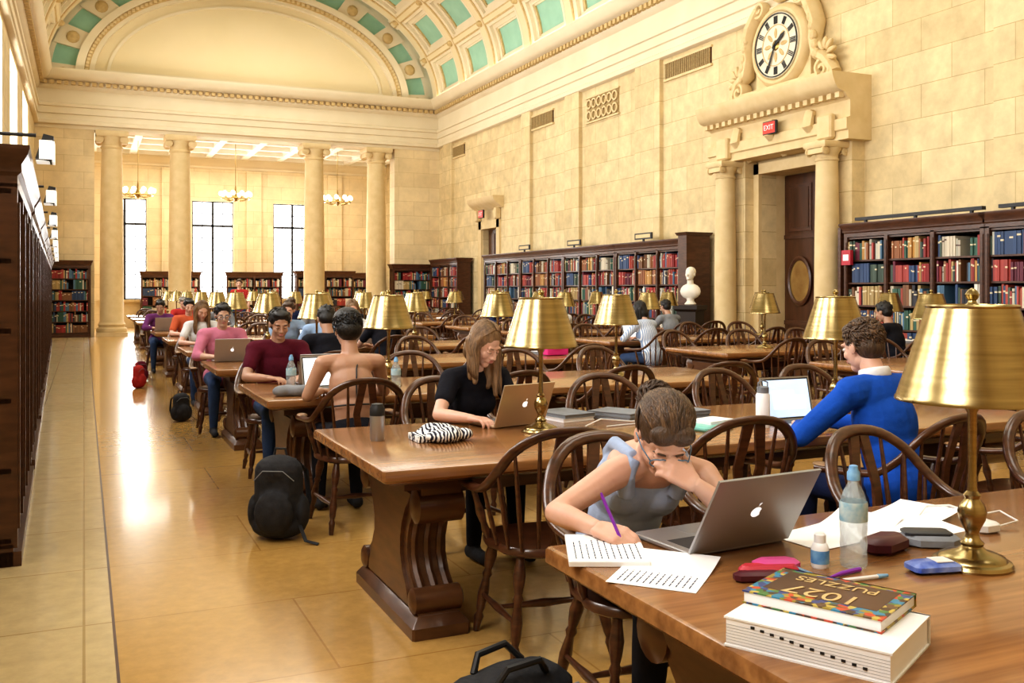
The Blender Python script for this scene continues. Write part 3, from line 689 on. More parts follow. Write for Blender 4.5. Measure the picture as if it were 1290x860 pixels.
for i,yc in enumerate(ROWS):
    for col,cx in ((0,C1),(1,C2)):
        if i==0: continue
        for side in (-1,1):
            if col==0 and i==1: continue
            for k in range(4):
                x=cx-1.42+k*.95+R.uniform(-.06,.06)
                y=yc+side*(.63+.12+R.uniform(0,.14)); an=(0 if side<0 else PI)+R.uniform(-.2,.2)
                if any(abs(x-ox)<.62 and abs(y-oy)<.6 for ox,oy,_ in occ): continue
                if R.random()<.06 and i>3: continue
                chair(x,y,an)
# ---------------------------------------------------------------- people
def remesh(mbp,voxel,it,fac=.5):
    me=mbp.mesh('tmp',180); o=bpy.data.objects.new('tmp',me); bpy.context.collection.objects.link(o)
    m=o.modifiers.new('r','REMESH'); m.mode='VOXEL'; m.voxel_size=voxel; m.use_smooth_shade=True
    s=o.modifiers.new('s','SMOOTH'); s.iterations=it; s.factor=fac
    dg=bpy.context.evaluated_depsgraph_get(); dg.update(); e=o.evaluated_get(dg).to_mesh()
    vs=np.empty(len(e.vertices)*3); e.vertices.foreach_get('co',vs); vs=vs.reshape(-1,3)
    fs=[tuple(p.vertices) for p in e.polygons]
    o.evaluated_get(dg).to_mesh_clear(); bpy.data.objects.remove(o); bpy.data.meshes.remove(me)
    return vs,fs
MATS['x']=MATS['paper']
def merge(mb,mbp,mat_,voxel,it=4,fac=.5):
    if not mbp.f: return
    vs,fs=remesh(mbp,voxel,it,fac); o=len(mb.v); k=mb.mi(mat_)
    mb.v.extend(map(tuple,vs)); mb.f.extend([tuple(i+o for i in f) for f in fs]); mb.m.extend([k]*len(fs)); mb.c.extend([(1,1,1)]*len(fs))
def frame(r,f,u): return Matrix((r,f,u)).transposed()
def hand(P,w,d,n,side,curl=25,pinch=False):
    w=V(w);d=V(d).normalized();n=V(n); n=(n-d*n.dot(d)).normalized(); l=d.cross(n)*side
    ln=[.068,.076,.070,.055]
    for i in range(4):
        off=(1.5-i)*.0195
        b=w+d*(.088-abs(i-1.2)*.004)+l*off
        caps(P,w+l*off*.55+d*.01,.016,b,.0125)
        cc=curl*(1+.15*i)+(30 if pinch and i>1 else 0); ang=cc*.5; p=b
        for j,(q,r0,r1) in enumerate(((.45,.0100,.0092),(.3,.0092,.0084),(.25,.0084,.0072))):
            a=math.radians(ang); dd=(d*math.cos(a)-n*math.sin(a)+l*off*1.2).normalized(); e=p+dd*ln[i]*q*1.05
            caps(P,p,r0,e,r1); p=e; ang+=cc
    p=w+d*.025+l*.022; dd=(d*.65+l*.7-n*.35).normalized()
    if pinch: dd=(d*.8+l*.35-n*.5).normalized()
    for q,r0,r1 in ((.042,.015,.013),(.032,.012,.0105),(.025,.0105,.008)):
        e=p+dd*q; caps(P,p,r0,e,r1); p=e; dd=(dd+d*.35-l*.15).normalized()
def head(mb,c,f,u,skin,hair,style,vx=.004,strn=150,glasses=False,eyes_down=False,fem=False,beard=False,seed=1,longside=None):
    rr=random.Random(seed)
    f=V(f).normalized();u=V(u);u=(u-f*u.dot(f)).normalized();r=f.cross(u)
    F=frame(r,f,u); T=Matrix.Translation(c)@F.to_4x4(); GV=(F.transposed()@V((0,0,-1))).normalized()
    P=MB(); P.M=T
    E=lambda c_,r_:ellip(P,c_,r_,'x',seg=16,rings=12)
    E((0,-.012,.03),(.074,.092,.086)); E((0,.022,-.02),(.059,.066,.088)); E((0,.05,-.088),(.027 if fem else .033,.03,.025)); E((0,.0,-.06),(.054,.055,.045))
    E((-.035,.058,-.025),(.022,.022,.025));E((.035,.058,-.025),(.022,.022,.025))
    caps(P,(0,.085,.015),.0075,(0,.104,-.024),.0115); E((-.011,.093,-.03),(.009,.01,.008));E((.011,.093,-.03),(.009,.01,.008))
    caps(P,(-.04,.076,.026),.009,(.04,.076,.026),.009); E((0,.082,-.053),(.024,.012,.014))
    for s in (-1,1): E((s*.076,-.008,-.005),(.008,.019,.03)); E((s*.08,-.016,.0),(.006,.012,.022))
    merge(mb,P,skin,vx,3,.5)
    mb.M=T
    for s in (-1,1):
        ellip(mb,(s*.031,.0755,.004),(.0135,.0115,.0085),'eye_white' if not eyes_down else skin,seg=12,rings=8)
        if not eyes_down: ellip(mb,(s*.031,.0835,.003),(.0062,.0045,.0062),'iris',seg=10,rings=6)
        tube(mb,[(s*.045,.076,.004),(s*.031,.0875,-.001 if eyes_down else .010),(s*.016,.082,.002)],.0015,'iris',5)
        tube(mb,[(s*.052,.07,.024),(s*.036,.0855,.030),(s*.016,.089,.026)],[.002,.0035,.003],hair,6,sec=(1,.9))
    ellip(mb,(0,.0935,-.0495),(.021,.005,.0045),'lips'); ellip(mb,(0,.0925,-.0575),(.018,.006,.005),'lips')
    if glasses:
        for s in (-1,1):
            tube(mb,[(s*.034+.026*math.cos(a),.100-.006*abs(math.cos(a)),.002+.019*math.sin(a)) for a in [k*math.pi/8 for k in range(16)]],.0022,'glasses',6,closed=True)
            tube(mb,[(s*.060,.094,.008),(s*.078,.05,.010),(s*.084,-.01,.006)],.002,'glasses',6)
        tube(mb,[(-.009,.102,.005),(.009,.102,.005)],.002,'glasses',6)
    mb.M=None
    if style=='bald': return
    Hh=MB(); Hh.M=T
    HC=V((0,-.024,.042)); HR=V((.084,.098,.09))
    def EH(c_,r_): ellip(Hh,c_,r_,'x',seg=16,rings=12)
    EH(HC,HR); EH((0,-.05,-.005),(.074,.065,.075))
    if style=='short': EH((0,.02,.095),(.06,.06,.032)); 
    if style=='bun': EH((0,-.135,.015),(.042,.040,.042)); EH((0,-.02,.072),(.080,.088,.064)); EH((-.03,.05,.075),(.042,.032,.036)); EH((.03,.05,.075),(.042,.032,.036))
    if style=='curly': EH((0,-.02,.07),(.095,.105,.085)); EH((0,-.06,.0),(.085,.075,.08))
    if style=='pony': EH((0,-.12,.06),(.03,.03,.03)); caps(Hh,(0,-.12,.05),.03,(0,-.15,-.12),.02)
    ls=longside or [(-1,.25),(1,.25)]
    if style=='long':
        EH((0,-.055,-.05),(.08,.055,.09)); 
        for s,ll in ls:
            a=V((s*.074,.0,.01)); b=a+GV*.10+V((s*.008,0,0)); caps(Hh,(s*.06,.01,.06),.028,a,.028); caps(Hh,a,.026,b,.028); caps(Hh,b,.028,b+GV*ll*.8,.016)
            a=V((s*.065,-.05,.0)); caps(Hh,a,.035,a+GV*(.12+ll*.6),.022)
    merge(mb,Hh,hair,max(.006,vx),5,.5)
    def surf(d,k=1.0): d=V(d).normalized(); return V((HC.x+d.x*HR.x*k,HC.y+d.y*HR.y*k,HC.z+d.z*HR.z*k))
    mb.M=T
    for i in range(strn):
        if style in('short','curly'):
            d=V((rr.gauss(0,1),rr.gauss(-.3,1),rr.gauss(.5,.9))).normalized()
            if d.y>.55 and d.z<.45: continue
            if d.z<-.55: continue
            t=V((rr.gauss(.5,.4),rr.gauss(.6,.5) if d.z>.4 else -.3,rr.gauss(-.6,.3) if d.z<.6 else .1)); t=(t-d*t.dot(d)).normalized()
            k=1.10 if style=='curly' else 1.0; l=rr.uniform(.02,.04)
            a=surf(d,k*.98); b=surf(d,k*1.04)+t*l*.5; c2=surf(d,k*1.02)+t*l
            tube(mb,[a,b,c2],[.0045,.004,.001],hair if (rr.random()<.75 or hair!='hair_brown') else 'hair_mid',5)
        elif style in('bun','pony'):
            a=rr.uniform(0,2*math.pi); d0=V((math.cos(a),math.sin(a)*.9,-.35 if math.sin(a)<.3 else .25)).normalized()
            if math.sin(a)>.3: d0=V((math.cos(a)*.9,.8,.5)).normalized()
            if style=='bun' and i%3==0: d0=V((rr.uniform(-.15,.15),rr.uniform(.2,.8),.9)).normalized()
            d1=V((rr.gauss(0,.2),-1,rr.uniform(-.3,.1) if style=='bun' else .2)).normalized()
            lift=rr.uniform(.0,.06); sdv=(1 if d0.x>0 else -1)*rr.uniform(0,.6); wob=rr.uniform(-.08,.08)
            pts=[]
            for q in (0,.15,.3,.45,.6,.8,1):
                dv=d0.lerp(d1,q)+V((sdv*math.sin(math.pi*q)+wob*math.sin(9*q),0,.35*math.sin(math.pi*q)))
                pts.append(surf(dv,1.02+lift*math.sin(math.pi*q)+(.05 if style=='bun' and dv.normalized().z>.3 else 0)))
            tube(mb,pts,[.0015,.003,.0034,.0034,.0034,.003,.002],hair if rr.random()<.65 or style!='bun' else 'hair_mid',5)
            if style=='bun' and i%3==0:
                b0=V((0,-.135,.015)); dd=V((rr.gauss(0,1),rr.gauss(-.4,1),rr.gauss(0,1))).normalized(); tt=dd.cross(V((rr.random(),rr.random(),rr.random()))).normalized()
                tube(mb,[b0+dd*.038,b0+dd*.048+tt*.02,b0+dd*.044+tt*.045],[.005,.005,.001],hair,5)
        elif style=='long':
            s=rr.choice([-1,1]); q0=rr.uniform(-.6,.62); st=V((s*.05,q0,1)).normalized(); sd=V((s,q0*.6-.05,.0)).normalized()
            pts=[surf(st.lerp(sd,q),1.03+rr.uniform(0,.02)) for q in (0,.33,.66,1)]
            ll=.2
            for ss,l_ in ls:
                if ss==s: ll=l_
            e=pts[-1]; fr=rr.uniform(-.01,.015); wv=rr.uniform(-.012,.012)
            for q in (.25,.5,.75,1): pts.append(e+GV*(.08+ll)*q+V((s*(.012+wv*math.sin(q*6)),fr*q,0)))
            tube(mb,pts,[.003,.004,.0045,.0045,.0045,.0045,.004,.002],hair if rr.random()<.7 or hair=='hair_black' else 'hair_mid',5)
    mb.M=None
def person(name,J,o):
    mb=MB(); vx=o.get('vx',.01); fem=o.get('fem',False); g=.93 if fem else 1.0
    Pv,C,SR,SL=V(J['P']),V(J['C']),V(J['SR']),V(J['SL'])
    up=(C-Pv).normalized(); r=(SR-SL); r=(r-up*r.dot(up)).normalized(); f=up.cross(r); F=frame(r,f,up)
    S=C-Pv; ln=S.length
    bend=J.get('bend',0.0)
    sp=lambda t:Pv+S*t-f*bend*math.sin(math.pi*t)
    def torso(P,e,top=1.0):
        ellip(P,sp(0),(.165*g+e+(.01 if fem else 0),.125+e,.13+e),'x',F,16,12)
        ellip(P,sp(.3),(.132*g+e,.10+e,.15+e),'x',F,16,12)
        ellip(P,sp(.62),(.150*g+e,.108+e,.16+e),'x',F,16,12)
        if fem:
            for s in (-1,1): ellip(P,sp(.64)+r*s*.062+f*.07,(.062+e,.052+e,.062+e),'x',F,12,8)
        if top>=1:
            ellip(P,sp(.86),(.15*g+e,.085+e,.09+e),'x',F,16,12)
            for s in (SR,SL): caps(P,sp(.96)+(s-C)*.25,.05+e,s,.055*g+e,'x',12)
    def arm(P,S_,E_,W_,e,frac=2.0,taper=1):
        S_,E_,W_=V(S_),V(E_),V(W_)
        if frac>=1: caps(P,S_,.053*g+e,E_,.038*g+e,'x',12); q=min(frac-1,1)
        else: caps(P,S_,.053*g+e,S_.lerp(E_,frac),.045*g+e,'x',12); return
        if q>0: 
            m=E_.lerp(W_,.3*q) ; caps(P,E_,.038*g+e,m,.040*g+e,'x',12); caps(P,m,.040*g+e,E_.lerp(W_,q),.026*g+e*.8,'x',12)
    skin=MB(); full=o.get('bare',False)
    if full: torso(skin,0)
    else:
        ellip(skin,sp(.84),(.13*g,.075,.08),'x',F,16,10); 
        for s in (SR,SL): caps(skin,sp(.96)+(s-C)*.25,.046,s,.05*g,'x',12)
    hc=V(J['H']); hf=V(J['Hf']).normalized(); hu=V(J.get('Hu',(0,0,1)))
    nk=hc-(hu-hf*hu.dot(hf)).normalized()*.06-hf*.025
    caps(skin,sp(.97),.058*g,nk,.05*g,'x',14)
    for a in ('R','L'): arm(skin,J['S'+a],J['E'+a],J['W'+a],0)
    merge(mb,skin,o['skin'],vx,o.get('it',5))
    hd=MB()
    for a,sd in (('R',1),('L',-1)):
        W_=V(J['W'+a]); d=V(J.get('D'+a,W_-V(J['E'+a]))); n=V(J.get('N'+a,(0,0,1)))
        caps(hd,W_-(W_-V(J['E'+a])).normalized()*.03,.026*g,W_+d.normalized()*.012,.024*g)
        hand(hd,W_,d,n,sd*-1,J.get('curl'+a,25),J.get('pinch'+a,False))
    merge(mb,hd,o['skin'],min(vx,.0055) if vx<.02 else .008,2,.4)
    tp=MB(); st=o.get('sleeve',.5)
    torso(tp,o.get('e',.012),o.get('toptop',1.0))
    if st>0:
        for a in ('R','L'): arm(tp,J['S'+a],J['E'+a],J['W'+a],.013,st)
    if o.get('straps'):
        for s_,q in ((SR,1),(SL,-1)):
            b=C+(s_-C)*.55+up*.035
            ch_=sp(.75)+r*q*.085
            for dd in (-1,1):
                w=.022 if o['straps']=='tank' else .006
                tube(tp,[ch_+f*(.105 if dd>0 else -.09),sp(.93)+r*q*.10+f*(.075*dd),b+f*.005*dd],[w*1.4,w*1.2,w],'x',8)
    if o.get('notop'): pass
    else: merge(mb,tp,o['top'],vx,o.get('it',5)+2)
    if o.get('collar'):
        a0=sp(1.0); pts=[a0+r*.068*math.cos(t)+f*.06*math.sin(t)+up*.035 for t in [k*math.pi/8 for k in range(16)]]
        tube(mb,pts,.016,o['collar'],8,closed=True,sec=(.7,1.8))
    if o.get('backstrap'):
        tube(mb,[C+r*s*.05+up*.0+f*(-.03) for s in (-1,1)]+[sp(.8)-f*.1+r*.01,sp(.55)-f*.112,sp(.35)-f*.105],.005,'black',6)
        tube(mb,[sp(.35)+r*.15*math.cos(t)*g-f*.113*abs(math.sin(t)) for t in [k*math.pi/10 for k in range(11)]],.006,'black',6)
    lg=MB(); ellip(lg,sp(0),(.17*g,.14,.13),'x',F,16,12)
    for a in ('R','L'):
        h_,k_,an=V(J['h'+a]),V(J['k'+a]),V(J['a'+a]); caps(lg,h_,.09,k_,.062,'x',12); caps(lg,k_,.062,k_.lerp(an,.3),.06,'x',12); caps(lg,k_.lerp(an,.3),.06,an,.042,'x',12)
    merge(mb,lg,o.get('pants','cl_jeans'),max(vx,.012),5)
    sh=MB()
    for a in ('R','L'):
        an=V(J['a'+a]); fd=V(J['foot']) ; caps(sh,V((an.x,an.y,.045))-fd*.03,.042,V((an.x,an.y,.035))+fd*.15,.034,'x',10); caps(sh,an,.04,V((an.x,an.y,.05)),.042,'x',10)
    merge(mb,sh,o.get('shoes','black_cloth'),.014,3)
    head(mb,hc,hf,hu,o['skin'],o.get('hair','hair_brown'),o.get('style','short'),max(.0035,min(vx*.6,.008)),o.get('strn',120),o.get('glasses',False),o.get('down',False),fem,seed=len(name),longside=o.get('longside'))
    return mb.obj(name,angle=180)
def seated(name,x,y,rz,o,lean=15,tilt=15,hyaw=0,elb=.27,wx=.12,wy=.43,tw=0,over=None):
    M=Matrix.Translation((x,y,0))@Matrix.Rotation(rz,4,'Z'); l=math.radians(lean)
    s=.16 if o.get('fem') else .18
    P=V((0,0,.565)); C=P+V((0,math.sin(l),math.cos(l)))*.50
    t=math.radians(tilt); hy=math.radians(hyaw)
    hf=V((math.sin(hy)*math.cos(t),math.cos(hy)*math.cos(t),-math.sin(t))); 
    Hc=C+V((0,.05+.10*math.sin(l)+.03*math.sin(t),.165-.03*math.sin(t)))
    J=dict(P=P,C=C,H=Hc,SR=C+V((s,.0,-.045)),SL=C+V((-s,.0,-.045)),ER=V((elb,C.y+.14,.80)),EL=V((-elb,C.y+.14,.80)),WR=V((wx,wy,.80)),WL=V((-wx,wy,.80)),
        hR=V((.09,.02,.55)),hL=V((-.09,.02,.55)),kR=V((.12,.44,.53)),kL=V((-.12,.44,.53)),aR=V((.12,.40,.09)),aL=V((-.12,.46,.09)))
    if over: J.update({k:V(v) if not isinstance(v,(int,float,bool)) else v for k,v in over.items()})
    dirs=('DR','DL','NR','NL'); R3=M.to_3x3(); W={}
    for k,v in J.items():
        if isinstance(v,(int,float,bool)): W[k]=v
        elif k in dirs: W[k]=R3@v
        else: W[k]=M@v
    W['Hf']=R3@(J['Hf'] if 'Hf' in J else hf); W['Hu']=R3@(J['Hu'] if 'Hu' in J else V((0,0,1))); W['foot']=R3@V((0,1,0))
    return person(name,W,o)
J=dict(P=(1.70,2.88,.57),C=(1.685,2.63,.945),SR=(1.535,2.635,.89),SL=(1.845,2.58,.875),
  ER=(1.315,2.60,.80),WR=(1.335,2.385,.80),DR=(.12,-.25,-.03),NR=(-.35,0,.9),curlR=42,pinchR=True,
  EL=(1.80,2.375,.80),WL=(1.665,2.37,.90),DL=(-.28,.08,.20),NL=(0,-1,.25),curlL=32,
  H=(1.615,2.47,1.03),Hf=(-.20,-.66,-.70),Hu=(-.1,-.6,.8),bend=.05,
  hR=(1.61,2.84,.55),hL=(1.79,2.84,.55),kR=(1.57,2.45,.53),kL=(1.83,2.45,.53),aR=(1.57,2.5,.09),aL=(1.83,2.42,.09),foot=V((0,-1,0)))
person('writing_woman',J,dict(skin='skin_fair',hair='hair_brown',style='bun',top='cl_tank',sleeve=0,toptop=.5,straps='tank',bare=True,fem=True,vx=.0055,it=7,e=.009,strn=900,glasses=True,down=True,pants='cl_black'))
seated('long_haired_woman',2.02,5.26,PI+.12,dict(skin='skin_fair',hair='hair_blond',style='long',top='cl_black',sleeve=.55,fem=True,vx=.007,strn=420,down=True,longside=[(-1,.24),(1,.14)],pants='cl_black'),lean=24,tilt=32,hyaw=-16,over=dict(WL=(-.14,.52,.80),WR=(.22,.55,.80),EL=(-.2,.30,.80),ER=(.30,.33,.80)))
seated('man_in_blue_sweater',3.42,3.27,.12,dict(skin='skin_fair',hair='hair_brown',style='short',top='cl_blue',sleeve=1.92,vx=.007,strn=800,collar='cl_white',e=.022,pants='cl_navy'),lean=14,tilt=16,hyaw=2,over=dict(EL=(-.36,.26,.80),WL=(-.14,.46,.81),ER=(.30,.30,.80),WR=(.10,.50,.81)))
seated('bare_backed_reader',1.57,5.94,0,dict(skin='skin_tan',hair='hair_black',style='curly',top='cl_black',notop=True,bare=True,backstrap=True,vx=.008,strn=400,sleeve=0,pants='cl_black'),lean=12,tilt=14,over=dict(EL=(-.27,.14,.80)))
seated('man_in_pink_shirt',1.32,10.46,PI,dict(skin='skin_olive',hair='hair_black',style='short',top='cl_pink',sleeve=1.4,vx=.011,glasses=True,e=.02,down=True),lean=12,tilt=12)
seated('student_in_maroon_shirt',1.42,7.87,PI,dict(skin='skin_tan',hair='hair_black',style='short',top='cl_maroon',sleeve=.6,vx=.01,e=.02,down=True),lean=14,tilt=20)
for n,x,y,rz,sk_,ha,stl,tp,sl,fe in Pp:
    seated(n,x,y,rz,dict(skin=sk_,hair=ha,style=stl,top=tp,sleeve=sl,fem=bool(fe),vx=.014,strn=60,e=.018,down=True),lean=R.uniform(8,24),tilt=R.uniform(10,30),hyaw=R.uniform(-20,20))
def standing(name,x,y,rz,o):
    M=Matrix.Translation((x,y,0))@Matrix.Rotation(rz,4,'Z')
    J=dict(P=(0,0,.98),C=(0,.02,1.48),SR=(.18,.02,1.43),SL=(-.18,.02,1.43),ER=(.25,0,1.15),EL=(-.25,0,1.15),WR=(.24,.1,.9),WL=(-.24,.1,.9),H=(0,.05,1.65),hR=(.09,0,.95),hL=(-.09,0,.95),kR=(.1,.03,.52),kL=(-.1,.06,.52),aR=(.1,-.02,.09),aL=(-.1,.1,.09))
    W={k:M@V(v) for k,v in J.items()}; R3=M.to_3x3(); W['Hf']=R3@V((0,1,-.1)); W['foot']=R3@V((0,1,0)); person(name,W,o)
standing('standing_man_in_red',3.9,26.95,PI*.9,dict(skin='skin_fair',hair='hair_brown',top='cl_red',sleeve=.6,vx=.016,strn=50))
# ---------------------------------------------------------------- props
ZT=.76; USED=[]
def laptop(x,y,rz,tilt,body,scr,emb=True,w=.34,d=.235,z=ZT):
    mb=MB(); USED.append((x,y))
    slab(mb,0,-d/2,w,d,[(.004,0.002),(0,.006),(0,.013),(.003,.016)],body,corner=.012)
    b2(mb,-w*.42,w*.42,-d*.5,-.02,.0161,.0168,'keys'); b2(mb,-.05,.05,-d*.93,-d*.6,.0161,.0166,'silver')
    M=Matrix.Translation((0,0,.014))@Matrix.Rotation(math.radians(-tilt),4,'X')
    for (s,a,b,m_) in ((0,0,.007,body),(.008,-.0008,0,'keys'),(.016,-.0014,-.0006,scr)):
        mb.add([(-w/2+s,a,s),(w/2-s,a,s),(w/2-s,a,d-s),(-w/2+s,a,d-s),(-w/2+s,b,s),(w/2-s,b,s),(w/2-s,b,d-s),(-w/2+s,b,d-s)],[(0,1,2,3),(7,6,5,4),(0,4,5,1),(1,5,6,2),(2,6,7,3),(3,7,4,0)],m_,M)
    if scr=='screen':
        for q in ((-.1,.05,.06,.16),(.0,.12,.06,.13)):
            mb.add([(q[0],-.002,q[2]),(q[1],-.002,q[2]),(q[1],-.002,q[3]),(q[0],-.002,q[3])],[(0,1,2,3)],'screen_white',M)
    if emb:
        pts=[]
        for k in range(24):
            a=2*math.pi*k/24; r=.017*(1+.06*math.cos(2*a)); x_=r*math.cos(a); z_=r*math.sin(a)*1.05
            if abs(a)<.5 or a>2*math.pi-.5: x_-=.005
            pts.append((x_,z_))
        M2=M@Matrix.Translation((0,0,d/2)); extr(mb,[(-p,q) for p,q in pts],.007,.0076,'emblem',M2)
        mb.add([M2@V((0,.0076,.02)),M2@V((-.009,.0076,.033)),M2@V((-.001,.0076,.03))],[(0,1,2),(2,1,0)],'emblem')
    mb.obj('open_laptop',(x,y,z),rz)
laptop(1.655,2.15,PI+.08,30,'silver','screen_white',w=.36,d=.25)
laptop(2.10,4.58,PI+.25,22,'gold_metal','screen_white')
laptop(3.50,4.10,.02,12,'silver','screen',False)
laptop(1.6,6.85,.1,15,'silver','screen_white',False)
laptop(1.65,7.25,PI,20,'silver','screen_white')
laptop(1.35,9.85,PI,20,'silver','screen_white')
for x,y,a in ((2.3,9.2,.1),(3.7,14.5,0),(7.25,11.85,.2),(9.2,9.15,.3),(1.3,17.7,PI),(3.4,12.5,PI),(2.6,11.8,0),(7.25,14.5,0)): laptop(x,y,a,18,'silver' if R.random()<.6 else 'keys','screen_white',False)
def quad(mb,x,y,z,sx,sy,rz,m,th=.0015,curl=0):
    n=8; vs=[];fs=[]
    for i in range(n+1):
        u=i/n; zz=curl*(u**3)
        for (yy,t) in ((-sy/2,0),(sy/2,0),(sy/2,th),(-sy/2,th)): vs.append((sx*(u-.5),yy,zz+t))
    for i in range(n):
        for j in range(4): fs.append((i*4+j,i*4+(j+1)%4,i*4+4+(j+1)%4,i*4+4+j))
    fs+=[(0,1,2,3),(n*4+3,n*4+2,n*4+1,n*4)]
    mb.add(vs,fs,m,Matrix.Translation((x,y,z))@Matrix.Rotation(rz,4,'Z'))
def scribble(mb,z,x0,x1,y0,y1,n,rr):
    for k in range(n):
        y=y0+(y1-y0)*k/(n-1); x=x0
        while x<x1-rr.uniform(0,.06):
            w=rr.uniform(.008,.025); b2(mb,x,min(x+w,x1),y-.0014,y+.0014,z,z+.0003,'cl_navy'); x+=w+.005
rs=random.Random(3)
mb=MB(); quad(mb,0,0,.001,.28,.21,0,'paper',.012); quad(mb,.0,0,.0135,.27,.205,.02,'paper',.001,.0)
scribble(mb,.0148,-.115,.08,-.085,.085,11,rs)
mb.obj('open_notebook',(1.305,2.28,ZT),math.radians(65))
mb=MB(); quad(mb,0,0,.001,.29,.225,0,'paper',.001,.012); scribble(mb,.0026,-.12,.02,-.09,.09,12,rs)
mb.obj('loose_sheet',(1.355,2.06,ZT),math.radians(42))
mb=MB()
for k,(x,y,a) in enumerate(((0,0,.1),(.16,.05,.5),(.25,-.05,-.2),(.4,.07,.3))): quad(mb,x,y,.001+k*.002,.28,.2,a,'paper',.001,.015)
mb.obj('scattered_papers',(1.98,2.16,ZT))
mb=MB(); tube(mb,[(1.358,2.295,.777),(1.364,2.30,.79),(1.325,2.33,.90),(1.322,2.332,.912)],[.001,.0048,.0048,.003],'purple',8); mb.obj('purple_pen')
mb=MB()
b2(mb,-.13,.13,-.165,.165,0,.004,'white_plastic'); b2(mb,-.128,.122,-.161,.161,.004,.056,'paper'); b2(mb,-.13,.13,-.165,.165,.056,.060,'white_plastic'); b2(mb,.124,.131,-.165,.165,0,.060,'white_plastic')
for k in range(12): y0=-.12+k*.02; b2(mb,-.1295,-.1278,y0,y0+.008,.018+k*.0025,.023+k*.0025,'black')
for k in range(7): b2(mb,-.1285,-.1278,-.161,.161,.008+k*.006,.0085+k*.006,'cl_gray')
mb.obj('thick_textbook',(1.375,1.50,ZT),math.radians(28))
e=bpy.data.objects.new('illustrated_book',None); bpy.context.collection.objects.link(e); e.location=(1.425,1.55,ZT+.0605); e.rotation_euler=(0,0,math.radians(26))
mb=MB(); b2(mb,-.105,.105,-.145,.145,0,.003,'cover_art'); b2(mb,-.102,.1,-.142,.142,.003,.024,'paper'); b2(mb,-.105,.105,-.145,.145,.024,.027,'cover_art'); b2(mb,.1,.105,-.145,.145,.0,.027,'cover_art'); b2(mb,-.06,.085,-.12,.12,.027,.0273,'case_wood')
place(mb.mesh('volume'),'volume',parent=e)
for t_,sz,yy in (('1027',.08,-.03),('PUZZLES',.045,.05)):
    t=place(textmesh(t_,sz,'gold_plaster',.0006),'title',(yy,.001,.0282),parent=e); t.rotation_euler=(0,0,math.radians(90))
mb=MB()
lathe(mb,[(.03,0),(.034,.006),(.035,.02),(.033,.04),(.035,.06),(.033,.08),(.035,.10),(.035,.155),(.033,.17),(.026,.195),(.015,.215),(.0135,.235)],'bottle',24)
lathe(mb,[(.0355,.12),(.0357,.123),(.0357,.165),(.034,.17)],'label_green',24,cap=False); lathe(mb,[(.0165,.225),(.0165,.245),(.012,.252),(.011,.262),(.006,.264)],'label_blue',16)
bm=mb.mesh('water_bottle')
place(bm,'water_bottle',(1.83,1.90,ZT)); place(bm,'water_bottle',(1.33,6.75,ZT)); place(bm,'water_bottle',(2.05,6.6,ZT),sc=(1,1,.9))
mb=MB(); lathe(mb,[(.021,0),(.023,.005),(.023,.05),(.018,.062),(.014,.065)],'white_plastic',20); lathe(mb,[(.015,.064),(.015,.085),(.01,.09)],'white_plastic',16); lathe(mb,[(.0233,.012),(.0235,.014),(.0235,.044),(.0233,.046)],'label_blue',20,cap=False); mb.obj('small_lotion_bottle',(1.745,1.93,ZT))
mb=MB(); slab(mb,0,0,.16,.09,[(.01,0),(0,.01),(0,.03),(.012,.04)],'maroon_case',corner=.03); mb.obj('glasses_case',(2.02,1.98,ZT),.3)
mb=MB(); slab(mb,0,0,.15,.12,[(.01,0),(0,.005),(0,.022),(.01,.03)],'cl_gray',corner=.03); slab(mb,-.01,0,.13,.07,[(0,.03),(0,.036),(.003,.038)],'keys',corner=.012); mb.obj('phone_on_pouch',(2.19,1.98,ZT),-.5)
mb=MB(); slab(mb,0,0,.13,.07,[(.015,0),(0,.008),(0,.02),(.018,.03)],'blue_pack',corner=.01); slab(mb,.02,0,.05,.05,[(.002,.029),(.002,.031)],'white_plastic'); mb.obj('tissue_pack',(1.98,1.78,ZT),-.25)
mb=MB(); slab(mb,0,0,.15,.05,[(.008,0),(0,.008),(0,.02),(.008,.03)],'red',corner=.015); slab(mb,.03,.03,.12,.06,[(.01,.0),(0,.01),(0,.028),(.012,.036)],'pink',corner=.02); slab(mb,-.04,-.035,.12,.04,[(.006,.0),(0,.006),(0,.018),(.008,.024)],'maroon_case',corner=.012); tube(mb,[(.07,.0,.02),(.1,-.03,.012),(.08,-.05,.008),(.04,-.05,.008)],.005,'glasses'); mb.obj('pencil_case',(1.57,1.92,ZT),-.35)
mb=MB(); tube(mb,[(0,0,.007),(.06,.01,.007),(.13,.012,.007)],[.002,.006,.006],'purple'); tube(mb,[(.02,-.03,.006),(.12,-.05,.006)],[.005,.005],'white_plastic'); tube(mb,[(.12,-.05,.006),(.15,-.056,.006)],[.006,.004],'label_blue'); mb.obj('marker_pens',(1.68,1.83,ZT),.1)
mb=MB(); slab(mb,0,0,.08,.08,[(.008,0),(0,.006),(0,.024),(.008,.03)],'white_plastic',corner=.015)
tube(mb,[(.04,0,.012),(.09,.04,.006),(.12,.12,.012),(.08,.19,.03),(0,.21,.03),(-.08,.17,.012),(-.11,.09,.005),(-.15,.02,.005),(-.24,0,.004)],.0035,'white_plastic'); tube(mb,[(.0,.05,.008),(.07,.1,.015),(.16,.07,.03),(.15,.0,.015),(.06,.0,.006)],.003,'white_plastic'); mb.obj('laptop_charger',(2.45,2.02,ZT))
mb=MB()
P=MB(); 
for k in range(16): 
    a=R.uniform(0,6.28); rr_=R.uniform(0,.11); ellip(P,(rr_*math.cos(a)*1.4,rr_*math.sin(a),.03),(R.uniform(.04,.08),R.uniform(.04,.07),R.uniform(.025,.05)),'x',F=Matrix.Rotation(R.uniform(0,3),3,'Z'))
box(P,(0,0,.015),(.24,.16,.03),'x')
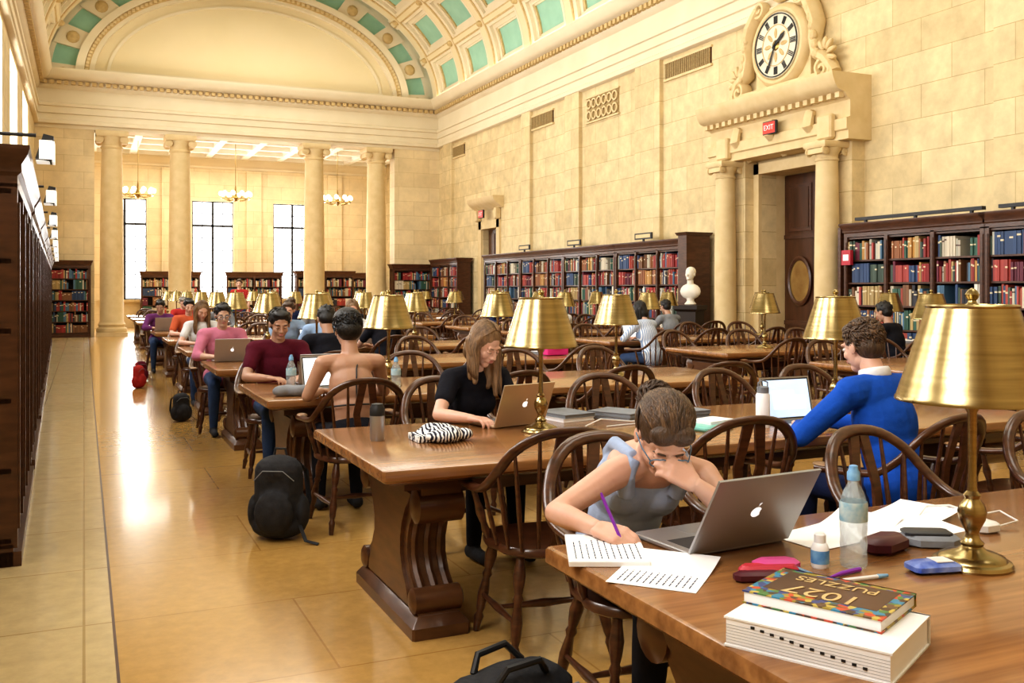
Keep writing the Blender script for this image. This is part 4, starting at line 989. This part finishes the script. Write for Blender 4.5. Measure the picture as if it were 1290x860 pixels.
merge(mb,P,'zebra',.006,2); mb.obj('striped_scarf',(1.55,4.33,ZT+.002))
mb=MB(); lathe(mb,[(.032,0),(.035,.006),(.036,.12)],'silver',24); lathe(mb,[(.0362,.12),(.0365,.125),(.036,.155),(.03,.165),(.028,.175),(.012,.178)],'black',24); mb.obj('steel_tumbler',(1.28,4.42,ZT))
mb=MB(); lathe(mb,[(.035,0),(.037,.01),(.037,.17),(.03,.18)],'white_plastic',24); lathe(mb,[(.031,.18),(.031,.21),(.02,.215)],'cl_gray',20); tube(mb,[(-.03,0,.2),(-.03,0,.235),(0,0,.245),(.03,0,.235),(.03,0,.2)],.004,'cl_gray'); mb.obj('white_flask',(3.25,4.02,ZT))
for (x,y,a) in ((2.45,4.75,.2),(2.75,4.66,.5),(3.12,4.6,.1)):
    mb=MB(); 
    for k in range(2): slab(mb,.01*k,0,.22,.28,[(0,k*.02),(0,k*.02+.002),(.004,k*.02+.003),(.004,k*.02+.016),(0,k*.02+.017),(0,k*.02+.019)],R.choice(['paper','cl_navy','cl_gray','keys']))
    mb.obj('book_stack',(x,y,ZT),a)
mb=MB(); slab(mb,0,0,.24,.17,[(.01,0),(0,.01),(0,.02),(.01,.03)],'teal_plastic',corner=.02); slab(mb,.05,.02,.2,.14,[(.0,.03),(0,.045)],'paper'); mb.obj('teal_folder',(2.95,4.08,ZT),.3)
mb=MB(); tube(mb,[(0,0,.005),(.12,.05,.03),(.3,.03,.01),(.42,.08,.005),(.5,0,.06),(.42,-.06,.02),(.3,-.02,.005),(.1,-.05,.005)],.004,'white_plastic'); mb.obj('charging_cable',(2.4,4.4,ZT))
mb=MB(); P=MB()
for k in range(8): ellip(P,(R.uniform(-.12,.12),R.uniform(-.06,.06),.035),(.07,.05,.04),'x')
merge(mb,P,'cl_gray',.008,3); mb.obj('snack_bag',(1.33,6.55,ZT))
for i in range(24):
    r_=R.choice(ROWS[3:]); x=R.choice([R.uniform(1.4,4.8),R.uniform(7,10.3)]); y=r_+R.uniform(-.38,.38)
    if any(abs(x-a)<.38 and abs(y-b)<.38 for a,b in LAMPS+USED): continue
    USED.append((x,y)); mb=MB(); slab(mb,0,0,.21,.28,[(0,0),(0,.03)],R.choice(['paper','cl_navy','red','cl_gray','keys'])); slab(mb,0,0,.2,.26,[(0,.03),(0,.033)],'paper'); mb.obj('reading_book',(x,y,ZT),R.uniform(0,3))
mb=MB(); P=MB(); ellip(P,(0,0,.12),(.15,.1,.1),'x'); box(P,(0,0,.07),(.26,.15,.13),'x'); merge(mb,P,'magenta_bag',.01,6); tube(mb,[(-.08,0,.18),(-.07,0,.26),(.07,0,.26),(.08,0,.18)],.01,'magenta_bag'); mb.obj('magenta_handbag',(4.72,9.35,ZT)); 
def backpack(name,x,y,rz,m,s=1):
    mb=MB(); P=MB()
    box(P,(0,0,.23*s),(.28*s,.17*s,.40*s),'x',ch=.05*s); ellip(P,(0,0,.40*s),(.15*s,.1*s,.1*s),'x'); ellip(P,(0,-.10*s,.17*s),(.12*s,.06*s,.13*s),'x'); ellip(P,(0,0,.08*s),(.17*s,.12*s,.08*s),'x')
    for sg in (-1,1): ellip(P,(sg*.15*s,0,.16*s),(.035*s,.07*s,.1*s),'x')
    merge(mb,P,m,.009,6)
    tube(mb,[(-.04*s,.03,.48*s),(-.03*s,.03,.53*s),(.03*s,.03,.53*s),(.04*s,.03,.48*s)],.008*s,m)
    for sg in (-1,1): tube(mb,[(sg*.07*s,.08*s,.46*s),(sg*.12*s,.15*s,.38*s),(sg*.14*s,.15*s,.2*s),(sg*.12*s,.09*s,.05*s)],.02*s,m,6,sec=(1.3,.4))
    tube(mb,[(-.12*s,-.09*s,.36*s),(-.06*s,-.115*s,.42*s),(.06*s,-.115*s,.42*s),(.12*s,-.09*s,.36*s)],.003*s,'cl_gray',6)
    tube(mb,[(.14*s,-.05*s,.1*s),(.2*s,-.12*s,.02),(.28*s,-.14*s,.008)],.01*s,m,6,sec=(1.3,.4))
    mb.obj(name,(x,y,0.0),rz)
backpack('black_backpack',1.06,5.75,-.5,'black_cloth')
backpack('black_backpack',1.0,11.3,.3,'black_cloth',.65); backpack('red_backpack',.75,15.4,.9,'cl_red',.7); backpack('red_backpack',.85,16.6,.4,'cl_maroon',.65)
mb=MB(); P=MB(); box(P,(0,0,.13),(.42,.22,.24),'x',ch=.04); ellip(P,(0,0,.18),(.2,.12,.1),'x'); merge(mb,P,'black_cloth',.009,5)
for sy in (-.06,.06): tube(mb,[(-.1,sy,.25),(-.07,sy*1.3,.30),(.05,sy*1.5,.305),(.1,sy,.25)],.012,'black')
tube(mb,[(-.2,-.11,.2),(.2,-.11,.2)],.005,'cl_gray'); mb.obj('black_duffel_bag',(1.25,2.80,0),.25)
# ---------------------------------------------------------------- lights
def area(name,loc,rot,sx,sy,e,c=(1,1,1)):
    l=bpy.data.lights.new(name,'AREA'); l.shape='RECTANGLE'; l.size=sx; l.size_y=sy; l.energy=e; l.color=c
    o=bpy.data.objects.new(name,l); o.location=loc; o.rotation_euler=rot; bpy.context.collection.objects.link(o)
for i,y in enumerate(LW): area('window_daylight',(XL-.25,y,4.9),(0,math.radians(-90),0),3.2,2.4,350,(1,.99,.97))
for y in (1,8,15,22,29): area('overhead_fill',(CX,y,11.2),(0,0,0),5,3,260,(1,.96,.87))  # added fill above the frame to brighten the hall, not actual fixtures
for x,s in ((XR-.3,1),(XL+.3,-1)): area('vault_fill',(x,14.5,8.4),(math.radians(180),math.radians(-25*s),0),.2,36,200,(1,.92,.76))  # invented strips on the side cornices, added to lift the vault
area('vault_fill_end',(CX,YE-.3,8.4),(math.radians(180+25),0,0),11,.15,40,(1,.92,.76))  # same kind of added fill, aimed up at the lunette
area('rear_room_fill',(CX,36.8,6.6),(0,0,0),9,3,400,(1,.97,.9))  # added fill under the rear ceiling, separate from the chandeliers
for x in (1.45,4.75,7.95): area('bay_daylight',(x,YR+.3,3.1),(math.radians(-90),0,0),1.6,3.9,380,(1,1,1))
w=bpy.data.worlds.new('World'); scn.world=w; w.use_nodes=True
w.node_tree.nodes['Background'].inputs[0].default_value=(.97,.99,1,1); w.node_tree.nodes['Background'].inputs[1].default_value=4.0
# ---------------------------------------------------------------- camera
cam=bpy.data.cameras.new('Camera'); co=bpy.data.objects.new('Camera',cam); bpy.context.collection.objects.link(co)
co.location=(0,0,H); co.rotation_euler=(math.radians(90),0,math.radians(-24.2)); cam.lens=1200/1290*36; cam.sensor_width=36; cam.shift_y=-65/1290
cam.clip_start=.05; cam.clip_end=200
scn.camera=co
